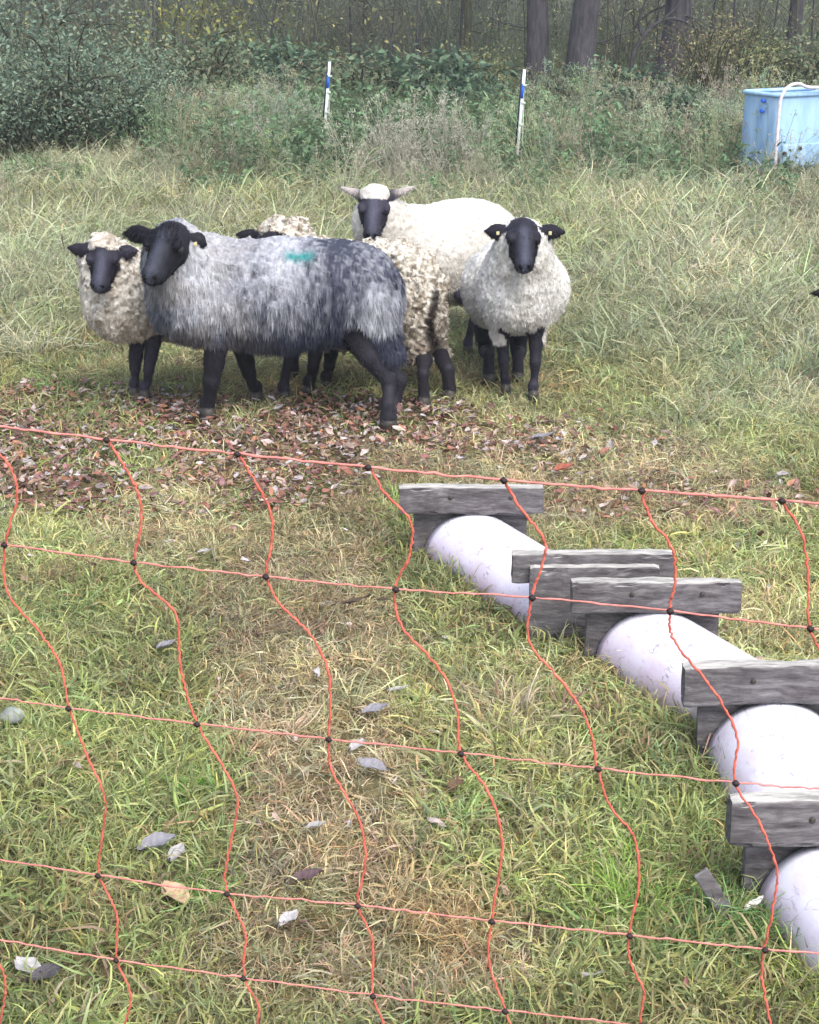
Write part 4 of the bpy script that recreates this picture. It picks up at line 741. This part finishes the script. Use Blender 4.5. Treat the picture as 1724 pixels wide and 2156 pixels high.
def trough(label, far, near, radius, near_foot=True, tilt_far=0.0, tilt_near=0.0, fh=.080, bl=.41):
    far = np.array([far[0], far[1], 0.]); near = np.array([near[0], near[1], 0.]); root = empty('feeding_trough', (far+near)/2, label, 'feeding trough', 'white pipe troughs lying upside down in a row')
    ax = near-far; L = np.linalg.norm(ax); d = ax/L; o = (far+near)/2
    # half pipe, rings in the plane of the end boards
    m, k = 26, 30; a = np.linspace(-.12, np.pi+.12, k); t = np.linspace(.02, .985, m); Vs = []
    for off in (0, -.006):
        ring = np.stack([np.cos(a)*(radius+off), np.zeros(k), np.sin(a)*(radius+off)], -1)
        for tt in t: Vs.append(ring+(far-o)+ax*tt)
    V = np.concatenate(Vs); i = np.arange(m-1)[:, None]*k; j = np.arange(k-1)[None, :]; q = (i+j)
    Fo = np.stack([q, q+k, q+k+1, q+1], -1).reshape(-1, 4); Fi = Fo[:, ::-1]+m*k
    e1 = np.arange(k-1); rim = [np.stack([e1, e1+1, e1+1+m*k, e1+m*k], -1), np.stack([e1+(m-1)*k, e1+(m-1)*k+m*k, e1+1+(m-1)*k+m*k, e1+1+(m-1)*k], -1)]
    e2 = np.arange(m-1)*k; rim += [np.stack([e2, e2+m*k, e2+k+m*k, e2+k], -1), np.stack([e2+k-1, e2+k+k-1, e2+k+k-1+m*k, e2+k-1+m*k], -1)]
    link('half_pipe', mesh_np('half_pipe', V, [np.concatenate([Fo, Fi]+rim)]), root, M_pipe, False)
    for (p, out, name, tl, wid) in ((far, 1, 'far', tilt_far, bl), (near, -1, 'near', tilt_near, bl)):
        rot = np.array([[math.cos(tl), 0, -math.sin(tl)], [0, 1, 0], [math.sin(tl), 0, math.cos(tl)]])
        # end board outside, stands on the ground; foot board inside, over the pipe
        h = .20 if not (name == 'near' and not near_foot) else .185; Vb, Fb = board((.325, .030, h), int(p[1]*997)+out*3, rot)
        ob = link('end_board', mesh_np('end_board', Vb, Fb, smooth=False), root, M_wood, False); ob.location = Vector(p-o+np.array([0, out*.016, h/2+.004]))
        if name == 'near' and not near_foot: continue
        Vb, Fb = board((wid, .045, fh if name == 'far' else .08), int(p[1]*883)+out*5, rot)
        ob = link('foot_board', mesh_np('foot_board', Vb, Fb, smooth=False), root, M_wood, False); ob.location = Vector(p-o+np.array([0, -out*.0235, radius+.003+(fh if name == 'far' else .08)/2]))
        for sx in (-.06, .11):
            Vn, Fn = tube([(0, 0, 0), (0, -.004, 0)], .006, 8); nb = link('nail', mesh_np('nail', Vn, Fn), ob, M_hoof, False); nb.location = (sx, -.0225, .012)
    return root
c1 = G(1122/1.13341, 1330/1.13341); c2 = G(1410/1.13341, 1521/1.13341); c3 = G(1552/1.13341, 1578/1.13341); c4 = G(1838/1.13341, 1805/1.13341); c5 = G(1981/1.13341, 2158/1.13341)
trough('upturned white pipe trough farthest from the net, behind the other two', c1, c2, .143)
trough('upturned white pipe trough in the middle of the row, pinkish at its far end', c3, c4+[.03, .064, 0], .143, near_foot=False, tilt_near=-.03)
trough('upturned white pipe trough, third in the row at the right edge', c4, c5+[.03, .064, 0], .143, near_foot=False, tilt_far=-.03, fh=.09)
c6 = c5+np.array([.12, -.62, 0])
trough('nearest upturned pipe trough, dull grey white with scratches, in the lower right corner', c5, c6, .143, fh=.092)

# ------------------------------------------------------------------ orange netting
FA = np.array([0, 2.27]); Fu = -FPX
def fplane(u, v):
    d = ray(u, v)      # vertical plane through two ground points
    p0 = np.array([-.62, 2.27]); p1 = np.array([.50, 1.93]); n_ = np.array([-(p1-p0)[1], (p1-p0)[0]]); t = (n_@p0)/(n_@d[:2]); return np.array([0, 0, CAMH])+d*t
net = empty('electric_net', (0, 2.1, 0), 'sagging orange plastic twine electric netting with black knots across the foreground', 'electric net')
rows = [[(-160, 880), (-60, 891), (0, 898), (225, 925), (500, 955), (775, 983), (1060, 1010), (1350, 1032), (1645, 1053), (1830, 1066), (1960, 1075)],
        [(-250, 1112), (10, 1146), (282, 1183), (560, 1213), (833, 1240), (1120, 1257), (1410, 1285), (1705, 1322), (1960, 1350)],
        [(-120, 1455), (0, 1470), (145, 1490), (415, 1523), (692, 1555), (970, 1585), (1258, 1617), (1548, 1647), (1724, 1660), (1840, 1668), (2080, 1688)],
        [(-60, 1800), (207, 1842), (478, 1880), (753, 1905), (1035, 1938), (1325, 1968), (1610, 1998), (1890, 2020), (2130, 2040)],
        [(-20, 1974), (245, 2020), (513, 2058), (785, 2095), (1063, 2127), (1350, 2158), (1630, 2190), (1900, 2222), (2150, 2250)],
        [(-10, 2215), (262, 2262), (530, 2300), (805, 2338), (1085, 2372), (1370, 2405), (1650, 2440), (1930, 2470), (2180, 2500)]]
cols = [[(-60, 891), (-20, 940), (20, 985), (35, 1050), (10, 1146), (15, 1250), (80, 1330), (125, 1400), (145, 1490), (185, 1600), (220, 1680), (215, 1760), (207, 1842), (245, 1930), (245, 2020), (275, 2100), (258, 2180), (262, 2262)],
        [(225, 925), (262, 985), (292, 1045), (296, 1110), (282, 1183), (300, 1230), (368, 1295), (380, 1410), (415, 1523), (490, 1655), (497, 1720), (475, 1825), (478, 1880), (515, 1970), (513, 2058), (545, 2130), (525, 2220), (530, 2300)],
        [(500, 955), (545, 1030), (572, 1090), (570, 1150), (560, 1213), (590, 1275), (655, 1340), (694, 1430), (692, 1555), (700, 1630), (752, 1720), (770, 1810), (753, 1905), (784, 1985), (785, 2095), (812, 2180), (798, 2260), (805, 2338)],
        [(775, 983), (815, 1045), (864, 1100), (862, 1170), (833, 1240), (845, 1320), (925, 1410), (962, 1495), (970, 1585), (1028, 1670), (1056, 1760), (1050, 1850), (1035, 1938), (1030, 2030), (1063, 2127), (1085, 2200), (1070, 2280), (1085, 2372)],
        [(1060, 1010), (1095, 1070), (1146, 1140), (1140, 1200), (1120, 1257), (1116, 1355), (1190, 1445), (1238, 1525), (1258, 1617), (1285, 1700), (1335, 1765), (1345, 1860), (1325, 1968), (1328, 2030), (1355, 2090), (1350, 2158), (1380, 2280), (1370, 2405)],
        [(1350, 1032), (1368, 1090), (1415, 1155), (1422, 1225), (1410, 1285), (1420, 1350), (1475, 1420), (1525, 1490), (1554, 1560), (1548, 1647), (1600, 1735), (1636, 1830), (1628, 1920), (1610, 1998), (1606, 2060), (1630, 2190), (1665, 2300), (1650, 2440)],
        [(1645, 1053), (1690, 1130), (1702, 1220), (1705, 1322), (1745, 1400), (1800, 1480), (1838, 1570), (1840, 1668), (1895, 1760), (1925, 1880), (1890, 2020), (1890, 2110), (1900, 2222), (1940, 2340), (1930, 2470)],
        [(-40, 1974+0), (-30, 1960), (0, 2030), (12, 2080), (5, 2130), (-12, 2215)]]
def twist(P, rad, seed):
    rg = np.random.default_rng(seed); C = spline(P, 14); C = C+rg.normal(0, .0007, C.shape); return tube(C, rad*(1+.12*rg.normal(size=len(C))), 6)
for k, r_ in enumerate(rows):
    P = np.array([fplane(*p) for p in r_]); V, F = twist(P,   .0013 if k else .0017, k); link('horizontal_wire', mesh_np('horizontal_wire', V, F), net, M_twine2)
for k, c_ in enumerate(cols[:-1]):
    P = np.array([fplane(*p) for p in c_])+np.array([0, .0035, 0]); V, F = twist(P, .0018, 50+k); link('vertical_strand', mesh_np('vertical_strand', V, F), net, M_twine)
P = np.array([fplane(*p) for p in [(-40, 1960), (0, 2030), (12, 2080), (5, 2130), (-12, 2215)]]); V, F = twist(P, .0018, 77); link('vertical_strand', mesh_np('vertical_strand', V, F), net, M_twine)
knots = [p for r_, k0 in zip(rows, (0,)*6) for p in r_ if any(abs(p[0]-q[0]) < 3 and abs(p[1]-q[1]) < 3 for c_ in cols for q in c_)]
for (u, v) in knots:
    p = fplane(u, v); s = .0039; rg = np.random.default_rng(int(abs(u)+v)); V, F = tube([p+[-s, -.002, 0], p+[-s*.5, -.003, .0005], p+[s*.5, -.003, -.0005], p+[s, -.002, 0]], [s*.6, s*.95, s*.95, s*.6], 8); V2, F2 = tube([p+[0, -.002, -s*1.1], p+[0, -.003, 0], p+[0, -.002, s*1.1]], [s*.5, s*.8, s*.5], 8)
    mb = MB(); mb.add(V, F); mb.add(V2, F2); link('knot', mb.mesh('knot'), net, M_knot)

# ------------------------------------------------------------------ posts by the wood
def post(u0, v0, u1, v1, Y, label, gr=True):
    top = W(u0, v0, Y); bot = W(u1, v1, Y); d = (bot-top); bot = top+d*(top[2]/(top[2]-bot[2])); root = empty('fence_post', (bot[0], bot[1], 0), label, 'fence post', 'blue and white fence posts before the wood')
    def pt(t): return top+(bot-top)*t
    V, F = tube([pt(0), pt(.004), pt(.5), pt(1)], [.007, .011, .011, .012], 10); link('pole', mesh_np('pole', V, F), root, M_whitep)
    V, F = tube([pt(.13)+[0.0, -.001, 0], pt(.26)+[0, -.001, 0]], .0125, 10); link('blue_sleeve', mesh_np('blue_sleeve', V, F), root, M_bluep)
    V, F = tube([pt(0)+[-.016, .006, .0], pt(.70)+[-.016, .006, 0]], .006, 8); link('shadow_strip', mesh_np('shadow_strip', V, F), root, M_black)  # added black rod imitating the shadow down the pole's left side
    V, F = bbox(pt(.38)+[.016, 0, 0], (.009, .018, .50), None, .003); link('clip_rail', mesh_np('clip_rail', V, F), root, M_green_p)
    for t in (.14, .3, .5): 
        V, F = bbox(pt(t)+[.012, -.012, 0], (.03, .012, .014), None, .002); link('hook', mesh_np('hook', V, F), root, M_green_p)
post(694, 130, 684, 262, 13.6, 'thin white post with a blue band, left of the two before the wood')
post(1104, 146, 1090, 312, 12.6, 'thin white post with a blue band, right of the two before the wood')
top = W(1152, 234, 14.2); root = empty('garden_stake', (top[0], top[1], 0), 'short pale thin stake standing in the weeds right of the blue and white posts', 'stake')
V, F = tube([top, top+[-.012, 0, -.2], [top[0]-.05, top[1], 0]], [.008, .010, .011], 8); link('shaft', mesh_np('shaft', V, F), root, M_green_p)
V, F = tube([top+[0, 0, .0], top+[0.0, 0, -.035]], .015, 8); link('cap', mesh_np('cap', V, F), root, M_green_p)

# ------------------------------------------------------------------ blue water tub
Yt = 12.4; Lc = W(1556, 300, Yt); cn = W(1632, 300, Yt-.32); rt_ = np.array([cn[0]+.62, cn[1]+.30]); zt = W(1590, 184, Yt)[2]
A_ = np.array([Lc[0], Lc[1]+.0]); B_ = cn[:2]; C_ = rt_; D_ = A_+(C_-B_)
root = empty('water_tub', (*((A_+C_)/2), 0), 'pale blue open plastic water tub with tube frame at the edge of the wood', 'water tub')
cen = (A_+C_)/2
def ringp(sc, z, rr=.06, n_=5):
    pts = []; Q = [cen+(q-cen)*sc for q in (A_, B_, C_, D_)]
    for k in range(4):
        p, a, b = Q[k], Q[k-1], Q[(k+1) % 4]; da = nrm(a-p); db = nrm(b-p)
        for t in np.linspace(0, 1, n_): 
            pts.append(np.append((1-t)**2*(p+da*rr)+2*t*(1-t)*p+t*t*(p+db*rr), z))
    return np.array(pts)
rs = [ringp(1.06, 0.0), ringp(1.05, .1), ringp(1.02, zt*.5), ringp(1.0, zt-.05), ringp(1.0, zt-.03), ringp(.975, zt-.02), ringp(.95, zt-.2), ringp(.95, .08)]
V = np.concatenate(rs); n_ = 20; i = np.arange(len(rs)-1)[:, None]*n_; j = np.arange(n_)[None, :]; F4 = np.stack([i+j, i+(j+1) % n_, i+n_+(j+1) % n_, i+n_+j], -1).reshape(-1, 4)
V = np.vstack([V, np.append(cen, .08)]); jj = np.arange(n_); F3 = np.stack([np.full(n_, len(V)-1), (len(rs)-1)*n_+jj, (len(rs)-1)*n_+(jj+1) % n_], -1); link('shell', mesh_np('shell', V, [F4, F3]), root, M_blue)
rg_ = ringp(1.015, zt-.03); rg_ = np.vstack([rg_, rg_[:2]]); V, F = tube(rg_, .016, 8, False); link('rim', mesh_np('rim', V, F), root, M_blue)
for (u, v) in ((1606, 212), (1603, 233)):
    p = W(u, v, Yt-.20); V, F = tube([p+[0, .01, 0], p+[0, -.03, 0]], .014, 8); link('bolt', mesh_np('bolt', V, F), root, M_bluep)
c = B_+np.array([.0, -.05]); pts = spline([np.append(c, .12), np.append(c, .30), np.append(c, zt-.14), np.append(c+[.012, .0], zt-.03), np.append(c+[.06, .02], zt+.035), np.append(c+[.14, .06], zt+.05), np.append(c+[.24, .12], zt+.02), np.append(c+[.55, .26], zt+.015)], 6)
V, F = tube(pts, .012, 10); link('tube_frame', mesh_np('tube_frame', V, F), root, M_frame)
V, F = bbox(np.append((B_+C_)/2+[0.0, -.09], .24), (.62, .03, .16), [[.9, .435, 0], [-.435, .9, 0], [0, 0, 1]], .01); link('bottom_rail', mesh_np('bottom_rail', V, F), root, M_blue)
for dx in (.05, .17, .40): 
    p = np.append(B_+np.array([dx, dx*.48-.10]), .26+.03*(dx > .1)); V, F = tube([p, p+[0, -.03, 0]], .014, 10); link('valve', mesh_np('valve', V, F), root, M_black)

# ------------------------------------------------------------------ single things lying in the near grass
def big_leaf(u, v, L, Wd, az, colr, label, curl=.45, tilt=.2, name='fallen_leaf'):
    p = G(u, v, .018); nx_, ny_ = 14, 8; t = np.linspace(-.5, .5, nx_); V = []; rg = np.random.default_rng(int(u+v))
    for ti in t:
        w = Wd*max(.03, math.cos(ti*np.pi*.95))**.8*(1+.07*math.sin(ti*13))
        for s in np.linspace(-1, 1, ny_): V.append([ti*L, s*w*.5, abs(s)**1.5*w*.45*curl+ti*ti*L*curl*.5+L*.03*math.sin(ti*9+s*3)+rg.normal(0, .0008)])
    V = np.array(V); ca, sa = math.cos(az), math.sin(az); V[:, 2] += V[:, 0]*tilt; V[:, 2] -= V[:, 2].min(); V = np.stack([V[:, 0]*ca-V[:, 1]*sa, V[:, 0]*sa+V[:, 1]*ca, V[:, 2]], -1)
    i = (np.arange(nx_-1)[:, None]*ny_+np.arange(ny_-1)[None, :]).ravel(); F = np.stack([i, i+1, i+ny_+1, i+ny_], -1)
    o = empty(name, (p[0], p[1], p[2]), label, 'leaf', 'large leaves lying in the grass'); C = np.array(colr)*(1+.18*np.clip(rg.normal(size=(len(V), 1)), -1, 1))*np.ones(3)
    bl = link('blade', mesh_np('blade', V, F, np.clip(C, 0, 1)), o, M_leaf, False); bl.location = (0, 0, .012)
    V, F = tube([[-.5*L*ca, -.5*L*sa, .02], [-.7*L*ca, -.7*L*sa, .014]], .0016, 5); link('stalk', mesh_np('stalk', V, F), o, M_hoof, False)
gl = (.28, .27, .30); wl = (.42, .40, .40)
for a in ((330, 1795, .075, .05, .3, gl, 'large curled grey leaf with pale edge in the green grass at lower left', .6), (372, 1812, .05, .03, 1.2, wl, 'pale leaf touching the large curled grey leaf at lower left'), (370, 1900, .07, .045, 2.4, (.55, .38, .25), 'large tan curled leaf below the fourth wire of the net'),
          (788, 1508, .06, .04, .2, gl, 'grey leaf in the path below the third row of knots, uppermost of three'), (752, 1583, .045, .03, .9, wl, 'small white leaf beside the third vertical strand'), (783, 1628, .065, .045, 2.9, gl, 'flat grey leaf below the small white leaf in the path'),
          (608, 1950, .045, .028, .8, (.48, .46, .46), 'small white folded leaf between two strands near the bottom'), (645, 1862, .06, .035, .2, (.14, .09, .10), 'dark purple brown leaf on the bare path near the bottom'), (665, 1752, .04, .022, .1, wl, 'narrow white leaf lying flat on the bare path'),
          (60, 2055, .055, .04, 2.6, (.50, .48, .48), 'white leaf in the lower left corner'), (98, 2070, .06, .04, .4, (.10, .09, .10), 'dark grey leaf beside the white leaf in the lower left corner'), (838, 1464, .05, .018, .1, wl, 'thin pale sliver of leaf right of the third strand'), (430, 1172, .04, .025, 0, wl, 'small pale leaf above the second wire'), (960, 1665, .045, .03, 1, (.16, .09, .06), 'dark brown leaf below the third wire'), (350, 1370, .05, .03, .4, gl, 'grey leaf in the grass beside the second strand'),
          (1185, 997, .07, .05, .3, (.36, .12, .08), 'red brown leaf above the top wire near the first trough'), (1140, 930, .10, .04, .1, (.26, .25, .27), 'flat grey leaf on the bare patch right of the grey sheep'), (745, 1280, .09, .022, .25, (.10, .075, .05), 'long dark brown curled leaf under the second wire'), (805, 1275, .05, .018, -.5, (.09, .07, .045), 'short dark curled leaf beside the long one under the second wire'),
          (1585, 2070-150, .05, .016, .6, (.70, .68, .66), 'white sliver beside the nearest trough'), (1640, 1880+20, .03, .012, .2, (.5, .46, .44), 'tiny pale sliver against the nearest trough')):
    big_leaf(*a)
p = G(30, 1545, .0); import bmesh
bm = bmesh.new(); bmesh.ops.create_icosphere(bm, subdivisions=4, radius=1)
Vs = np.array([v.co[:] for v in bm.verts]); Fs = np.array([[v.index for v in f.verts] for f in bm.faces]); bm.free(); Vs = Vs*(1+.10*sn3(Vs, .7, 0)[:, None]); Vs = Vs*np.array([.028, .020, .021])+[p[0], p[1], .046]
o = link('stone', mesh_np('stone', Vs, Fs), None, M_stone); tag(o, 'small rounded grey stone at the left edge below the third wire', 'stone')
b_ = G(1545, 1945, .0); a = W(1476, 1838, b_[1]+.02); d = nrm(b_-a); s_ = nrm(np.cross(d, [0, -1, .3])); n3 = np.cross(d, s_)
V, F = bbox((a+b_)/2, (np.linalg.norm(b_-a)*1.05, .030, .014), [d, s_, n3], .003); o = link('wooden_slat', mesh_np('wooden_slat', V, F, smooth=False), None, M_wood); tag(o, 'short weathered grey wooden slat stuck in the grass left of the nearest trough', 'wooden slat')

# ------------------------------------------------------------------ haze
V, F = bbox((0, 0, 9), (820, 820, 24), None, 0); hz_m = bpy.data.materials.new('haze'); hz_m.use_nodes = True; n = hz_m.node_tree.nodes; n.remove(n['Principled BSDF']); pv = n.new('ShaderNodeVolumePrincipled'); pv.inputs['Color'].default_value = (.88, .93, 1, 1); pv.inputs['Density'].default_value = .0020; hz_m.node_tree.links.new(pv.outputs[0], n['Material Output'].inputs['Volume'])
o = link('haze', mesh_np('haze', V, F, smooth=False), None, hz_m); tag(o, kind='stuff', label='thin pale haze in the damp air over the pasture', cat='haze')
